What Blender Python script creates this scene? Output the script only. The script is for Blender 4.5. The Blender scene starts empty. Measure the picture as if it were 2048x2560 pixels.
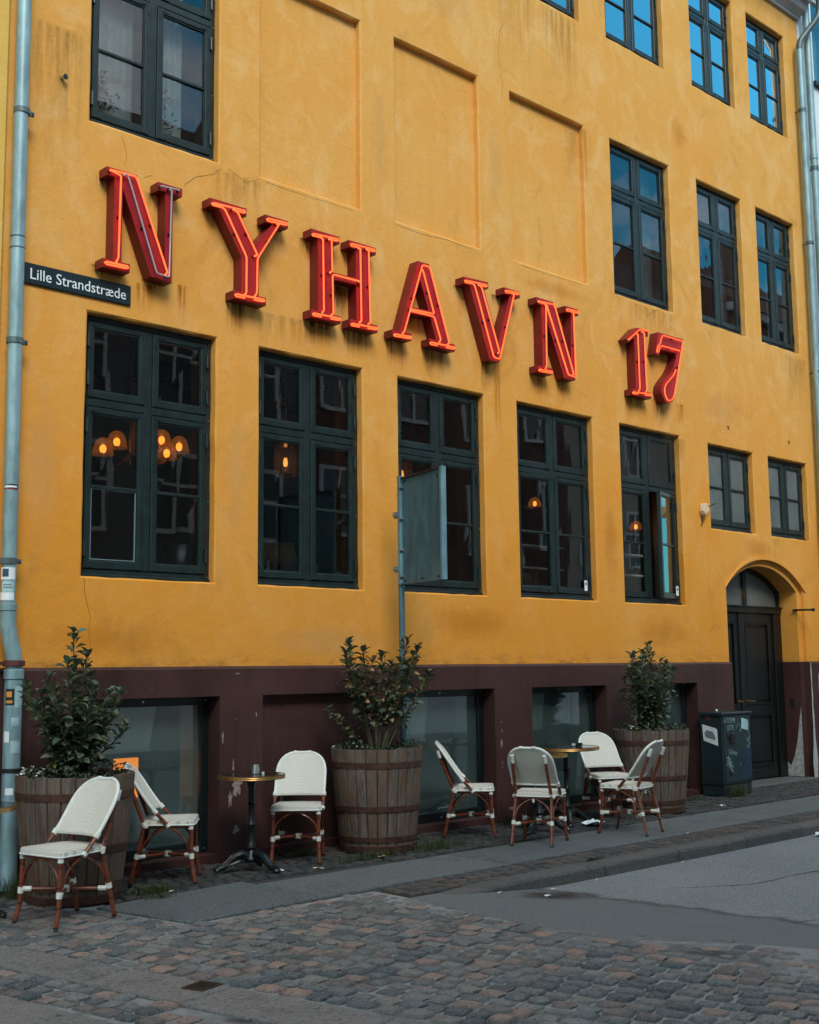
import bpy, bmesh, math, random
from mathutils import Vector, Matrix
from mathutils.geometry import tessellate_polygon
R = math.radians
rnd = random.Random(17)
SC = bpy.context.scene
COL = SC.collection

# ------------------------------------------------------------------ camera
cam_d = bpy.data.cameras.new('camera')
cam_d.sensor_fit = 'VERTICAL'; cam_d.sensor_height = 36.0
cam_d.lens = 36.0 * 3036.07 / 2560.0
cam_d.clip_start = 0.05; cam_d.clip_end = 600.0
cam = bpy.data.objects.new('camera', cam_d); COL.objects.link(cam)
YAW, PITCH, ROLL = R(43.378), R(7.372), R(-0.677)
_f = Vector((math.sin(YAW) * math.cos(PITCH), math.cos(YAW) * math.cos(PITCH), math.sin(PITCH)))
_r0 = Vector((math.cos(YAW), -math.sin(YAW), 0.0)); _u0 = _r0.cross(_f)
_r = _r0 * math.cos(ROLL) + _u0 * math.sin(ROLL)
_u = -_r0 * math.sin(ROLL) + _u0 * math.cos(ROLL)
CAM = Vector((0.0, -8.8, 1.58))
cam.matrix_world = Matrix(((_r.x, _u.x, -_f.x, CAM.x), (_r.y, _u.y, -_f.y, CAM.y), (_r.z, _u.z, -_f.z, CAM.z), (0, 0, 0, 1)))
SC.camera = cam

# ------------------------------------------------------------------ sky, sun, exposure
SUN_EL, SUN_AZ = R(44), R(207)          # azimuth clockwise from +y: light arrives from the open quay side, behind the camera
w = bpy.data.worlds.new('World'); SC.world = w; w.use_nodes = True
nt = w.node_tree; nt.nodes.clear()
N = nt.nodes.new; L = nt.links.new
out = N('ShaderNodeOutputWorld'); bg = N('ShaderNodeBackground')
sky = N('ShaderNodeTexSky'); sky.sky_type = 'NISHITA'; sky.sun_disc = False
sky.sun_elevation = SUN_EL; sky.sun_rotation = SUN_AZ
tc = N('ShaderNodeTexCoord'); mp = N('ShaderNodeMapping'); mp.inputs['Scale'].default_value = (1, 1, 2.2)
mp.inputs['Location'].default_value = (5.3, 0.3, 2.2)
ns = N('ShaderNodeTexNoise'); ns.inputs['Scale'].default_value = 2.1; ns.inputs['Detail'].default_value = 7; ns.inputs['Roughness'].default_value = .58
rp = N('ShaderNodeValToRGB'); rp.color_ramp.elements[0].position = .44; rp.color_ramp.elements[1].position = .58
mx = N('ShaderNodeMix'); mx.data_type = 'RGBA'
L(tc.outputs['Generated'], mp.inputs['Vector']); L(mp.outputs[0], ns.inputs['Vector']); L(ns.outputs[0], rp.inputs[0])
gr = N('ShaderNodeMix'); gr.data_type = 'RGBA'; gr.blend_type = 'MULTIPLY'; gr.inputs[0].default_value = 1.0; gr.inputs[7].default_value = (.30, 1.35, 1.45, 1)
L(sky.outputs[0], gr.inputs[6])                      # the photograph's sky is a bright cyan between pale clouds
L(rp.outputs[0], mx.inputs[0]); L(gr.outputs[2], mx.inputs[6]); mx.inputs[7].default_value = (9.3, 8.4, 8.0, 1)
L(mx.outputs[2], bg.inputs[0]); bg.inputs[1].default_value = 0.15
L(bg.outputs[0], out.inputs[0])
sun_d = bpy.data.lights.new('sun', 'SUN'); sun_d.energy = 2.05; sun_d.angle = R(24); sun_d.color = (1, .88, .79)
sun = bpy.data.objects.new('sun', sun_d); COL.objects.link(sun)
_sd = Vector((math.sin(SUN_AZ) * math.cos(SUN_EL), math.cos(SUN_AZ) * math.cos(SUN_EL), math.sin(SUN_EL)))
sun.rotation_euler = _sd.to_track_quat('Z', 'Y').to_euler(); sun.location = (0, -20, 30)
vs = SC.view_settings
vs.view_transform = 'Standard'; vs.look = 'None'; vs.exposure = 0.42; vs.gamma = 1.0; vs.use_curve_mapping = False
SC.cycles.use_denoising = True
SC.cycles.max_bounces = 5; SC.cycles.diffuse_bounces = 3; SC.cycles.glossy_bounces = 3; SC.cycles.transparent_max_bounces = 10; SC.cycles.use_adaptive_sampling = True; SC.cycles.adaptive_threshold = .02; SC.cycles.caustics_reflective = False; SC.cycles.caustics_refractive = False

# ------------------------------------------------------------------ mesh helpers
class MB:
    def __init__(s): s.v = []; s.f = []
    def quad(s, a, b, c, d):
        n = len(s.v); s.v += [tuple(a), tuple(b), tuple(c), tuple(d)]; s.f.append((n, n + 1, n + 2, n + 3))
    def poly(s, pts):
        n = len(s.v); s.v += [tuple(p) for p in pts]; s.f.append(tuple(range(n, n + len(pts))))
    def box(s, x0, x1, y0, y1, z0, z1, M=None):
        n = len(s.v)
        p = [(x0, y0, z0), (x1, y0, z0), (x1, y1, z0), (x0, y1, z0), (x0, y0, z1), (x1, y0, z1), (x1, y1, z1), (x0, y1, z1)]
        if M: p = [tuple(M @ Vector(q)) for q in p]
        s.v += p
        s.f += [tuple(n + i for i in q) for q in ((3, 2, 1, 0), (4, 5, 6, 7), (0, 1, 5, 4), (1, 2, 6, 5), (2, 3, 7, 6), (3, 0, 4, 7))]
        return s
    def cbox(s, x0, x1, y0, y1, z0, z1, c=.004, M=None):
        """box with chamfered edges on the street (-y) side"""
        n = len(s.v)
        p = [(x0, y1, z0), (x1, y1, z0), (x1, y1, z1), (x0, y1, z1),
             (x0, y0 + c, z0), (x1, y0 + c, z0), (x1, y0 + c, z1), (x0, y0 + c, z1),
             (x0 + c, y0, z0 + c), (x1 - c, y0, z0 + c), (x1 - c, y0, z1 - c), (x0 + c, y0, z1 - c)]
        if M: p = [tuple(M @ Vector(q)) for q in p]
        s.v += p
        for q in ((0, 3, 2, 1), (8, 9, 10, 11)): s.f.append(tuple(n + i for i in q))
        for i in range(4):
            j = (i + 1) % 4
            s.f.append((n + i, n + j, n + 4 + j, n + 4 + i)); s.f.append((n + 4 + i, n + 4 + j, n + 8 + j, n + 8 + i))
        return s
    def tube(s, path, r, seg=8, cap=True, closed=False):
        P = [Vector(p) for p in path]; k = len(P); rr = r if isinstance(r, (list, tuple)) else [r] * k
        base = len(s.v); prev = None
        for i, p in enumerate(P):
            if closed: t = (P[(i + 1) % k] - P[i - 1])
            else: t = (P[min(i + 1, k - 1)] - P[max(i - 1, 0)])
            t.normalize()
            if prev is None:
                a = Vector((0, 0, 1)) if abs(t.z) < .9 else Vector((1, 0, 0)); nrm = t.cross(a).normalized()
            else:
                nrm = prev - t * prev.dot(t)
                nrm = nrm.normalized() if nrm.length > 1e-6 else t.orthogonal().normalized()
            prev = nrm; b = t.cross(nrm)
            m = 1.0
            if 0 < i < k - 1 or closed:
                d0 = (P[i] - P[i - 1]).normalized(); d1 = (P[(i + 1) % k] - P[i]).normalized()
                m = 1 / max(.55, math.sqrt(max(0.0, (1 + d0.dot(d1)) / 2)))
                m = min(m, 1.25)
            for q in range(seg):
                an = 2 * math.pi * q / seg
                s.v.append(tuple(p + (nrm * math.cos(an) + b * math.sin(an)) * rr[i] * m))
        for i in range(k if closed else k - 1):
            i2 = (i + 1) % k
            for q in range(seg):
                q2 = (q + 1) % seg
                s.f.append((base + i * seg + q, base + i * seg + q2, base + i2 * seg + q2, base + i2 * seg + q))
        if cap and not closed:
            s.f.append(tuple(base + q for q in range(seg))[::-1]); s.f.append(tuple(base + (k - 1) * seg + q for q in range(seg)))
        return s
    def lathe(s, prof, seg=24, c=(0, 0), a0=0.0, a1=2 * math.pi, cap=True, jit=0.0):
        full = abs(a1 - a0 - 2 * math.pi) < 1e-6; m = seg if full else seg + 1; base = len(s.v)
        for (r, z) in prof:
            for q in range(m):
                an = a0 + (a1 - a0) * q / seg
                s.v.append((c[0] + r * math.cos(an), c[1] + r * math.sin(an), z))
        for i in range(len(prof) - 1):
            for q in range(seg):
                q2 = (q + 1) % m
                s.f.append((base + i * m + q, base + i * m + q2, base + (i + 1) * m + q2, base + (i + 1) * m + q))
        if cap and full:
            s.f.append(tuple(base + q for q in range(m))[::-1]); s.f.append(tuple(base + (len(prof) - 1) * m + q for q in range(m)))
        return s
    def prism(s, outline, y0, y1, hole=None):
        """outline in (x, z); front face at y0 (street side), back at y1"""
        loops = [[Vector((x, z, 0)) for x, z in outline]]
        if hole: loops.append([Vector((x, z, 0)) for x, z in hole])
        allp = [p for l in loops for p in l]; n = len(s.v); k = len(allp)
        s.v += [(p.x, y0, p.y) for p in allp]; s.v += [(p.x, y1, p.y) for p in allp]
        for t in tessellate_polygon(loops):
            s.f.append(tuple(n + i for i in t)); s.f.append(tuple(n + k + i for i in t)[::-1])
        o = 0
        for l in loops:
            m = len(l)
            for i in range(m):
                j = (i + 1) % m; s.f.append((n + o + i, n + k + o + i, n + k + o + j, n + o + j))
            o += m
        return s
    def mesh(s, name, smooth=False, fix=True, merge=False):
        me = bpy.data.meshes.new(name); me.from_pydata(s.v, [], s.f); me.update()
        if fix or merge:
            bm = bmesh.new(); bm.from_mesh(me)
            if merge: bmesh.ops.remove_doubles(bm, verts=bm.verts, dist=1e-5)
            bmesh.ops.recalc_face_normals(bm, faces=bm.faces); bm.to_mesh(me); bm.free()
        if smooth: me.polygons.foreach_set('use_smooth', [True] * len(me.polygons))
        return me
    def build(s, name, mat, parent=None, smooth=False, fix=True, merge=False, bevel=0.0, kind=None):
        me = s.mesh(name, smooth, fix, merge)
        if mat: me.materials.append(mat)
        o = bpy.data.objects.new(name, me); COL.objects.link(o)
        if parent: attach(o, parent)
        if smooth == 'auto' or smooth:
            try: me.set_sharp_from_angle(angle=R(38))
            except Exception: pass
        if bevel:
            b = o.modifiers.new('bevel', 'BEVEL'); b.width = bevel; b.segments = 2; b.limit_method = 'ANGLE'; b.angle_limit = R(40)
        if kind: o['kind'] = kind
        return o

WORLD = {}
def attach(o, parent):
    o.parent = parent
    m = WORLD.get(parent.name)
    if m is not None: o.matrix_parent_inverse = m.inverted()
def tag(o, label=None, cat=None, group=None, kind=None):
    if label: o['label'] = label
    if cat: o['category'] = cat
    if group: o['group'] = group
    if kind: o['kind'] = kind
    return o
def thing(name, loc, label=None, cat=None, group=None, local=False):
    """Empty at the thing's base. Children are given in world coordinates unless local."""
    o = bpy.data.objects.new(name, None); COL.objects.link(o); o.location = loc; o.empty_display_size = .1
    if not local: WORLD[o.name] = Matrix.Translation(Vector(loc))
    return tag(o, label, cat, group)
def inst(name, me, parent, M, mat=None):
    o = bpy.data.objects.new(name, me); COL.objects.link(o); attach(o, parent); o.matrix_basis = M
    return o
def dup(root, loc, rz, **kw):
    r = root.copy(); COL.objects.link(r); r.location = loc; r.rotation_euler = (0, 0, rz)
    for ch in list(root.children):
        c = ch.copy(); COL.objects.link(c); c.parent = r
        for g in list(ch.children):
            d = g.copy(); COL.objects.link(d); d.parent = c
    return tag(r, **kw)
def project(p):
    d = Vector(p) - CAM; z = d.dot(_f)
    if z < .05: return None
    return (.5 + 3036.07 * d.dot(_r) / z / 2048, .5 - 3036.07 * d.dot(_u) / z / 2560)
def in_view(p, m=.03):
    q = project(p); return q is not None and -m < q[0] < 1 + m and -m < q[1] < 1 + m
def text_mesh(txt, size, name='lettering'):
    c = bpy.data.curves.new(name, 'FONT'); c.body = txt; c.size = size; c.extrude = .0015; c.resolution_u = 3
    o = bpy.data.objects.new(name, c); COL.objects.link(o)
    dg = bpy.context.evaluated_depsgraph_get(); me = bpy.data.meshes.new_from_object(o.evaluated_get(dg))
    bpy.data.objects.remove(o); bpy.data.curves.remove(c)
    return me
def smooth_path(pts, n=4):
    """Catmull-Rom through the points"""
    P = [Vector(p) for p in pts]; P = [P[0] * 2 - P[1]] + P + [P[-1] * 2 - P[-2]]; o = []
    for i in range(1, len(P) - 2):
        for k in range(n):
            t = k / n; a, b, c, d = P[i - 1], P[i], P[i + 1], P[i + 2]
            o.append(.5 * ((2 * b) + (c - a) * t + (2 * a - 5 * b + 4 * c - d) * t * t + (3 * b - a - 3 * c + d) * t ** 3))
    o.append(P[-2]); return o

# ------------------------------------------------------------------ materials
class NT:
    def __init__(s, name):
        s.m = bpy.data.materials.new(name); s.m.use_nodes = True; s.t = s.m.node_tree; s.t.nodes.clear()
        s.o = s.t.nodes.new('ShaderNodeOutputMaterial')
    def n(s, kind, **kw):
        x = s.t.nodes.new('ShaderNode' + kind)
        for k, v in kw.items():
            if k.startswith('i_'): x.inputs[k[2:].replace('_', ' ')].default_value = v
            else: setattr(x, k, v)
        return x
    def l(s, a, b): s.t.links.new(a, b)
    def pos(s, scale=(1, 1, 1), obj=False, rot=(0, 0, 0), rand=0.0):
        if obj: src = s.n('TexCoord').outputs['Object']
        else: src = s.n('NewGeometry').outputs['Position']
        if rand:
            oi = s.n('ObjectInfo'); v = s.n('VectorMath', operation='MULTIPLY_ADD'); v.inputs[1].default_value = (1, 1, 1)
            c = s.n('Vec') if False else s.n('CombineXYZ')
            mu = s.math('MULTIPLY', oi.outputs['Random'], rand)
            for i in range(3): s.l(mu, c.inputs[i])
            s.l(src, v.inputs[0]); s.l(c.outputs[0], v.inputs[2]); src = v.outputs[0]
        mp = s.n('Mapping'); mp.inputs['Scale'].default_value = scale; mp.inputs['Rotation'].default_value = rot
        s.l(src, mp.inputs['Vector']); return mp.outputs[0]
    def noise(s, vec, scale=5, detail=4, rough=.55, dist=0.0):
        x = s.n('TexNoise'); x.inputs['Scale'].default_value = scale; x.inputs['Detail'].default_value = detail
        x.inputs['Roughness'].default_value = rough; x.inputs['Distortion'].default_value = dist
        s.l(vec, x.inputs['Vector']); return x.outputs[0]
    def ramp(s, fac, stops):
        x = s.n('ValToRGB'); e = x.color_ramp.elements
        while len(e) < len(stops): e.new(.5)
        for el, (p, c) in zip(e, stops):
            el.position = p; el.color = (c[0], c[1], c[2], 1) if not isinstance(c, (int, float)) else (c, c, c, 1)
        s.l(fac, x.inputs[0]); return x.outputs[0]
    def mix(s, fac, a, b, mode='MIX'):
        x = s.n('Mix'); x.data_type = 'RGBA'; x.blend_type = mode; x.clamp_factor = True
        for v, i in ((fac, 0), (a, 6), (b, 7)):
            if isinstance(v, (int, float)): x.inputs[i].default_value = v
            elif isinstance(v, tuple): x.inputs[i].default_value = (v[0], v[1], v[2], 1)
            else: s.l(v, x.inputs[i])
        return x.outputs[2]
    def math(s, op, a, b=0.0, c=None, clamp=False):
        x = s.n('Math', operation=op); x.use_clamp = clamp
        for v, i in ((a, 0), (b, 1), (c, 2)):
            if v is None: continue
            if isinstance(v, (int, float)): x.inputs[i].default_value = v
            else: s.l(v, x.inputs[i])
        return x.outputs[0]
    def step(s, v, a, b):
        x = s.n('MapRange'); x.interpolation_type = 'SMOOTHSTEP'
        x.inputs['From Min'].default_value = a; x.inputs['From Max'].default_value = b
        s.l(v, x.inputs['Value']); return x.outputs[0]
    def bsdf(s, color, rough=.7, metal=0.0, bump=None, bstr=.3, bdist=.01, spec=None, sheen=None, coat=0.0):
        p = s.n('BsdfPrincipled')
        for v, k in ((color, 'Base Color'), (rough, 'Roughness'), (metal, 'Metallic')):
            if isinstance(v, tuple): p.inputs[k].default_value = (v[0], v[1], v[2], 1)
            elif isinstance(v, (int, float)): p.inputs[k].default_value = v
            else: s.l(v, p.inputs[k])
        if spec is not None: p.inputs['Specular IOR Level'].default_value = spec
        if coat: p.inputs['Coat Weight'].default_value = coat; p.inputs['Coat Roughness'].default_value = .15
        if bump is not None:
            b = s.n('Bump'); b.inputs['Strength'].default_value = bstr; b.inputs['Distance'].default_value = bdist
            s.l(bump, b.inputs['Height']); s.l(b.outputs[0], p.inputs['Normal'])
        s.l(p.outputs[0], s.o.inputs[0]); s.p = p; return s.m

def simple(name, col, rough=.6, metal=0.0, var=.25, scale=6, bscale=40, bstr=.15, spec=None, rand=0.0, coat=0.0):
    k = NT(name); v = k.pos(rand=rand)
    a = k.noise(v, scale, 5)
    c = k.mix(k.ramp(a, [(.3, 0), (.7, 1)]), tuple(x * (1 - var) for x in col), tuple(min(1, x * (1 + var)) for x in col))
    return k.bsdf(c, rough, metal, k.noise(v, bscale, 3), bstr, .005, spec=spec, coat=coat)
def mat_plaster(name, base, pale, deep, stains=True):
    k = NT(name); g = k.n('NewGeometry').outputs['Position']
    sp = k.n('SeparateXYZ'); k.l(g, sp.inputs[0]); X, Y, Z = sp.outputs
    v = k.pos()
    big = k.noise(v, .55, 4, .62, .4)
    med = k.noise(k.pos((1, 1, .75)), 2.3, 4, .66, .8)
    fine = k.noise(v, 26, 3, .7)
    wash = k.noise(k.pos((5, 5, .35)), 1.6, 5, .6)              # vertical brush and rain marks
    up = k.step(Z, 1.5, 7.2)                                      # wall colour turns paler towards the upper storeys
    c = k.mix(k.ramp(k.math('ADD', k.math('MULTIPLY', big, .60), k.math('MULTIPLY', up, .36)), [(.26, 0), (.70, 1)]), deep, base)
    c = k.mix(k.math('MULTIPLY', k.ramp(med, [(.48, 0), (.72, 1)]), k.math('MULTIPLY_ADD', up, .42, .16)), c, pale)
    c = k.mix(k.math('MULTIPLY', k.ramp(wash, [(.50, 0), (.75, 1)]), .32), c, deep)
    blot = k.noise(k.pos((1, 1, .8), rot=(0, .4, 0)), 1.15, 5, .7, 1.2)
    c = k.mix(k.math('MULTIPLY', k.ramp(blot, [(.57, 0), (.70, 1)]), .34), c, tuple(x * y for x, y in zip(base, (.62, .55, .45))))
    c = k.mix(k.math('MULTIPLY', k.ramp(fine, [(.40, 0), (.75, 1)]), .20), c, tuple(x * .62 for x in base))
    c = k.mix(k.math('MULTIPLY', k.ramp(k.noise(v, 7.5, 4, .75, .6), [(.62, 0), (.72, 1)]), .12), c, pale)
    c = k.mix(k.math('MULTIPLY', k.ramp(k.noise(v, 9, 5, .7, 1.0), [(.66, 0), (.74, 1)]), .16), c, tuple(x * .6 for x in base))
    if stains:
        # grime along the foot of the rendered wall, splashed up from the plinth ledge
        foot = k.math('MULTIPLY', k.math('SUBTRACT', 1.0, k.step(Z, 1.60, 1.80)), k.ramp(k.noise(k.pos((2, 2, 6)), 2.2, 6, .7), [(.48, 0), (.66, 1)]))
        c = k.mix(k.math('MULTIPLY', foot, .6), c, (.17, .085, .035))
    h = k.math('ADD', k.math('MULTIPLY', k.noise(k.pos((1, 1, 1.3), rot=(0, .5, 0)), 4.5, 4, .68, .5), .8), k.math('MULTIPLY', k.noise(v, 55, 2, .7), .16))
    return k.bsdf(c, .88, 0, h, .3, .030, spec=.25)

M = {}
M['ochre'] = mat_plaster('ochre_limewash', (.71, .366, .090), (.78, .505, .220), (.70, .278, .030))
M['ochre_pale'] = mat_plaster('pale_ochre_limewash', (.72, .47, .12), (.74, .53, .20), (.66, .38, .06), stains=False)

def mat_stain(name, col, amt, sx=30):
    """run-off stain on its own thin sheet: fades downward and to the sides, broken into streaks"""
    k = NT(name); g = k.n('TexCoord').outputs['Generated']; sp = k.n('SeparateXYZ'); k.l(g, sp.inputs[0])
    wx = k.step(k.math('SUBTRACT', 1.0, k.math('MULTIPLY', k.math('ABSOLUTE', k.math('SUBTRACT', sp.outputs[0], .5)), 2.0)), 0.0, .55)
    wz = k.math('POWER', sp.outputs[2], 1.5)
    wt = k.step(k.math('SUBTRACT', 1.0, sp.outputs[2]), 0.0, .04)
    st = k.ramp(k.noise(k.pos((sx, 1, 1.5)), 1.0, 4, .6), [(.40, 0), (.60, 1)])
    sp2 = k.ramp(k.noise(k.pos(), 24, 4, .7), [(.25, .35), (.6, 1)])
    al = k.math('MULTIPLY', k.math('MULTIPLY', k.math('MULTIPLY', wx, wz), k.math('MULTIPLY', st, sp2)), k.math('MULTIPLY', wt, amt), clamp=True)
    d = k.n('BsdfDiffuse'); d.inputs[0].default_value = (*col, 1); tr = k.n('BsdfTransparent'); mx_ = k.n('MixShader')
    k.l(al, mx_.inputs[0]); k.l(tr.outputs[0], mx_.inputs[1]); k.l(d.outputs[0], mx_.inputs[2]); k.l(mx_.outputs[0], k.o.inputs[0]); return k.m
M['stain_dark'] = mat_stain('sooty_run_off', (.035, .024, .014), 1.0)
M['stain_soft'] = mat_stain('faint_grey_run_off', (.16, .105, .045), .36, 16)
M['stain_rust'] = mat_stain('rust_run_off', (.38, .125, .016), .85, 40)
def mat_plinth():
    k = NT('maroon_plinth_paint'); v = k.pos()
    a = k.noise(v, 1.3, 5, .6, .5); f = k.noise(v, 14, 6, .7)
    c = k.mix(k.ramp(a, [(.3, 0), (.7, 1)]), (.044, .0195, .0172), (.072, .033, .0295))
    c = k.mix(k.math('MULTIPLY', k.ramp(k.noise(k.pos((6, 6, .8)), 1.4, 5, .65), [(.52, 0), (.72, 1)]), .4), c, (.020, .011, .011))
    c = k.mix(k.math('MULTIPLY', k.ramp(f, [(.62, 0), (.75, 1)]), .35), c, (.10, .075, .072))
    spk = k.noise(v, 55, 2, .5)
    c = k.mix(k.ramp(spk, [(.765, 0), (.785, 1)]), c, (.34, .30, .28))
    return k.bsdf(c, k.math('MULTIPLY_ADD', f, .25, .42), 0, k.noise(v, 9, 6, .65), .25, .012, spec=.22)
M['plinth'] = mat_plinth()
def mat_repair(name, col, amt):
    """feathered patch of a slightly different limewash"""
    k = NT(name); g = k.n('TexCoord').outputs['Generated']; v = k.n('VectorMath', operation='DISTANCE'); v.inputs[1].default_value = (.5, 0, .5)
    mp = k.n('Mapping'); mp.inputs['Scale'].default_value = (1, 0, 1); k.l(g, mp.inputs[0]); k.l(mp.outputs[0], v.inputs[0])
    d = k.math('ADD', v.outputs['Value'], k.math('MULTIPLY', k.math('SUBTRACT', k.noise(k.pos(), 3.5, 5, .7, .5), .5), .6))
    al = k.math('MULTIPLY', k.math('SUBTRACT', 1.0, k.step(d, .02, .44)), amt)
    p = k.n('BsdfDiffuse'); p.inputs[0].default_value = (*col, 1); tr = k.n('BsdfTransparent'); mx_ = k.n('MixShader')
    k.l(al, mx_.inputs[0]); k.l(tr.outputs[0], mx_.inputs[1]); k.l(p.outputs[0], mx_.inputs[2]); k.l(mx_.outputs[0], k.o.inputs[0]); return k.m
M['repair_deep'] = mat_repair('deeper_ochre_patch', (.57, .235, .030), .26)
M['repair_pale'] = mat_repair('paler_ochre_patch', (.76, .50, .215), .24)
M['repair_grey'] = mat_repair('greyish_worn_patch', (.40, .24, .09), .22)
M['flake'] = simple('bare_flaked_plaster', (.27, .20, .185), .9, var=.3, scale=25, bscale=60, bstr=.5)
M['flake_grey'] = simple('bare_grey_cement', (.36, .37, .35), .9, var=.35, scale=18, bscale=60, bstr=.5)
M['crack'] = simple('crack_shadow', (.10, .055, .02), .95)
M['frame'] = simple('bottle_green_window_paint', (.0095, .0205, .0208), .38, var=.35, scale=9, bscale=30, bstr=.12, spec=.45)
M['frame_black'] = simple('black_green_frame_paint', (.006, .010, .011), .35, var=.3, scale=8, bstr=.1, spec=.45)
M['white_frame'] = simple('white_inner_frame_paint', (.78, .80, .78), .5, var=.05)
M['putty'] = simple('weathered_putty_line', (.15, .23, .245), .5, var=.2)
M['door'] = simple('near_black_door_paint', (.0030, .0040, .0044), .42, var=.3, scale=5, bscale=20, bstr=.12, spec=.45)

def mat_glass(name, boost=1.7, wave=.10, tint=(.90, .94, .93), rough=0.0, wscale=3.4):
    k = NT(name)
    nz = k.noise(k.pos((1, 1, .55), rand=37.0), wscale, 2, .5, .6)
    b = k.n('Bump'); b.inputs['Strength'].default_value = wave; b.inputs['Distance'].default_value = .06; k.l(nz, b.inputs['Height'])
    gl = k.n('BsdfGlossy'); gl.inputs['Roughness'].default_value = rough; gl.inputs['Color'].default_value = (.93, .97, 1, 1); k.l(b.outputs[0], gl.inputs['Normal'])
    tr = k.n('BsdfTransparent'); tr.inputs['Color'].default_value = (*tint, 1)
    fr = k.n('Fresnel'); fr.inputs['IOR'].default_value = 1.52
    fac = k.math('MULTIPLY', fr.outputs[0], boost, clamp=True)
    m = k.n('MixShader'); k.l(fac, m.inputs[0]); k.l(tr.outputs[0], m.inputs[1]); k.l(gl.outputs[0], m.inputs[2])
    k.l(m.outputs[0], k.o.inputs[0]); return k.m
M['glass'] = mat_glass('wavy_old_window_glass', 1.5, .016, wscale=1.3)
M['glass_up'] = mat_glass('wavy_upper_window_glass', 1.7, .030, wscale=1.6)
M['glass_top'] = mat_glass('double_window_glass', 6.5, .02, (.82, .90, .93), wscale=1.2)
def mat_hazed_pane():
    """street-level pane: a reflection, a painted pale haze and what lies behind"""
    k = NT('hazed_shop_window_glass'); nz = k.noise(k.pos((1, 1, .6), rand=11.0), 1.0, 2, .5)
    b = k.n('Bump'); b.inputs['Strength'].default_value = .015; b.inputs['Distance'].default_value = .06; k.l(nz, b.inputs['Height'])
    gl = k.n('BsdfGlossy'); gl.inputs['Roughness'].default_value = .01; k.l(b.outputs[0], gl.inputs['Normal']); tr = k.n('BsdfTransparent'); tr.inputs[0].default_value = (.84, .93, .92, 1)
    d = k.n('BsdfDiffuse'); d.inputs[0].default_value = (.44, .70, .70, 1)
    film = k.math('MULTIPLY_ADD', k.noise(k.pos((1, 1, .8), rot=(0, .6, 0)), 2.6, 5, .6, 1.0), .14, .015)  # diffuse teal haze painted in to lift the pane's brightness
    m0 = k.n('MixShader'); k.l(film, m0.inputs[0]); k.l(tr.outputs[0], m0.inputs[1]); k.l(d.outputs[0], m0.inputs[2])
    fr = k.n('Fresnel'); fr.inputs[0].default_value = 1.52; m1 = k.n('MixShader'); k.l(k.math('MULTIPLY', fr.outputs[0], 2.6, clamp=True), m1.inputs[0]); k.l(m0.outputs[0], m1.inputs[1]); k.l(gl.outputs[0], m1.inputs[2])
    k.l(m1.outputs[0], k.o.inputs[0]); return k.m
M['glass_flat'] = mat_hazed_pane()
def mat_frost():
    k = NT('frosted_grey_glass'); v = k.pos()
    c = k.mix(k.ramp(k.noise(v, 3, 4), [(.3, 0), (.7, 1)]), (.085, .105, .108), (.14, .165, .165))
    return k.bsdf(c, .28, 0, k.noise(v, 220, 2), .25, .002, spec=.5)
M['frost'] = mat_frost()

def mat_zinc(name, col, rough=.42):
    k = NT(name); v = k.pos((1, 1, .35))
    a = k.noise(v, 9, 5, .65); b = k.noise(k.pos((14, 14, .9)), 2, 4, .6)
    c = k.mix(k.ramp(a, [(.35, 0), (.7, 1)]), tuple(x * .72 for x in col), tuple(min(1, x * 1.2) for x in col))
    c = k.mix(k.math('MULTIPLY', k.ramp(b, [(.55, 0), (.75, 1)]), .35), c, tuple(x * .5 for x in col))
    return k.bsdf(c, k.math('MULTIPLY_ADD', a, .3, rough - .12), .35, k.noise(k.pos(), 30, 3), .06, .004, spec=.5)
M['zinc'] = mat_zinc('weathered_zinc_pipe', (.25, .39, .43))
M['zinc_dark'] = mat_zinc('dark_zinc_pipe', (.10, .145, .155))
M['sign_back'] = mat_zinc('galvanised_sign_sheet', (.090, .185, .220), .5)
M['steel_rim'] = mat_zinc('sign_frame_edge', (.20, .36, .43), .4)
M['rustband'] = simple('red_oxide_pipe_collar', (.085, .022, .018), .6, var=.4, scale=30)
M['steel'] = simple('brushed_steel', (.5, .52, .53), .28, .9, var=.1, scale=30)
M['dark_iron'] = simple('black_green_cast_iron', (.008, .014, .015), .34, .2, var=.4, scale=20, bscale=60, bstr=.3, spec=.5)
M['sign_blue'] = simple('dark_petrol_street_sign_enamel', (.008, .022, .030), .35, var=.12, scale=5)
M['sign_white'] = simple('white_enamel_lettering', (.74, .82, .84), .45, var=.05)

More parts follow.
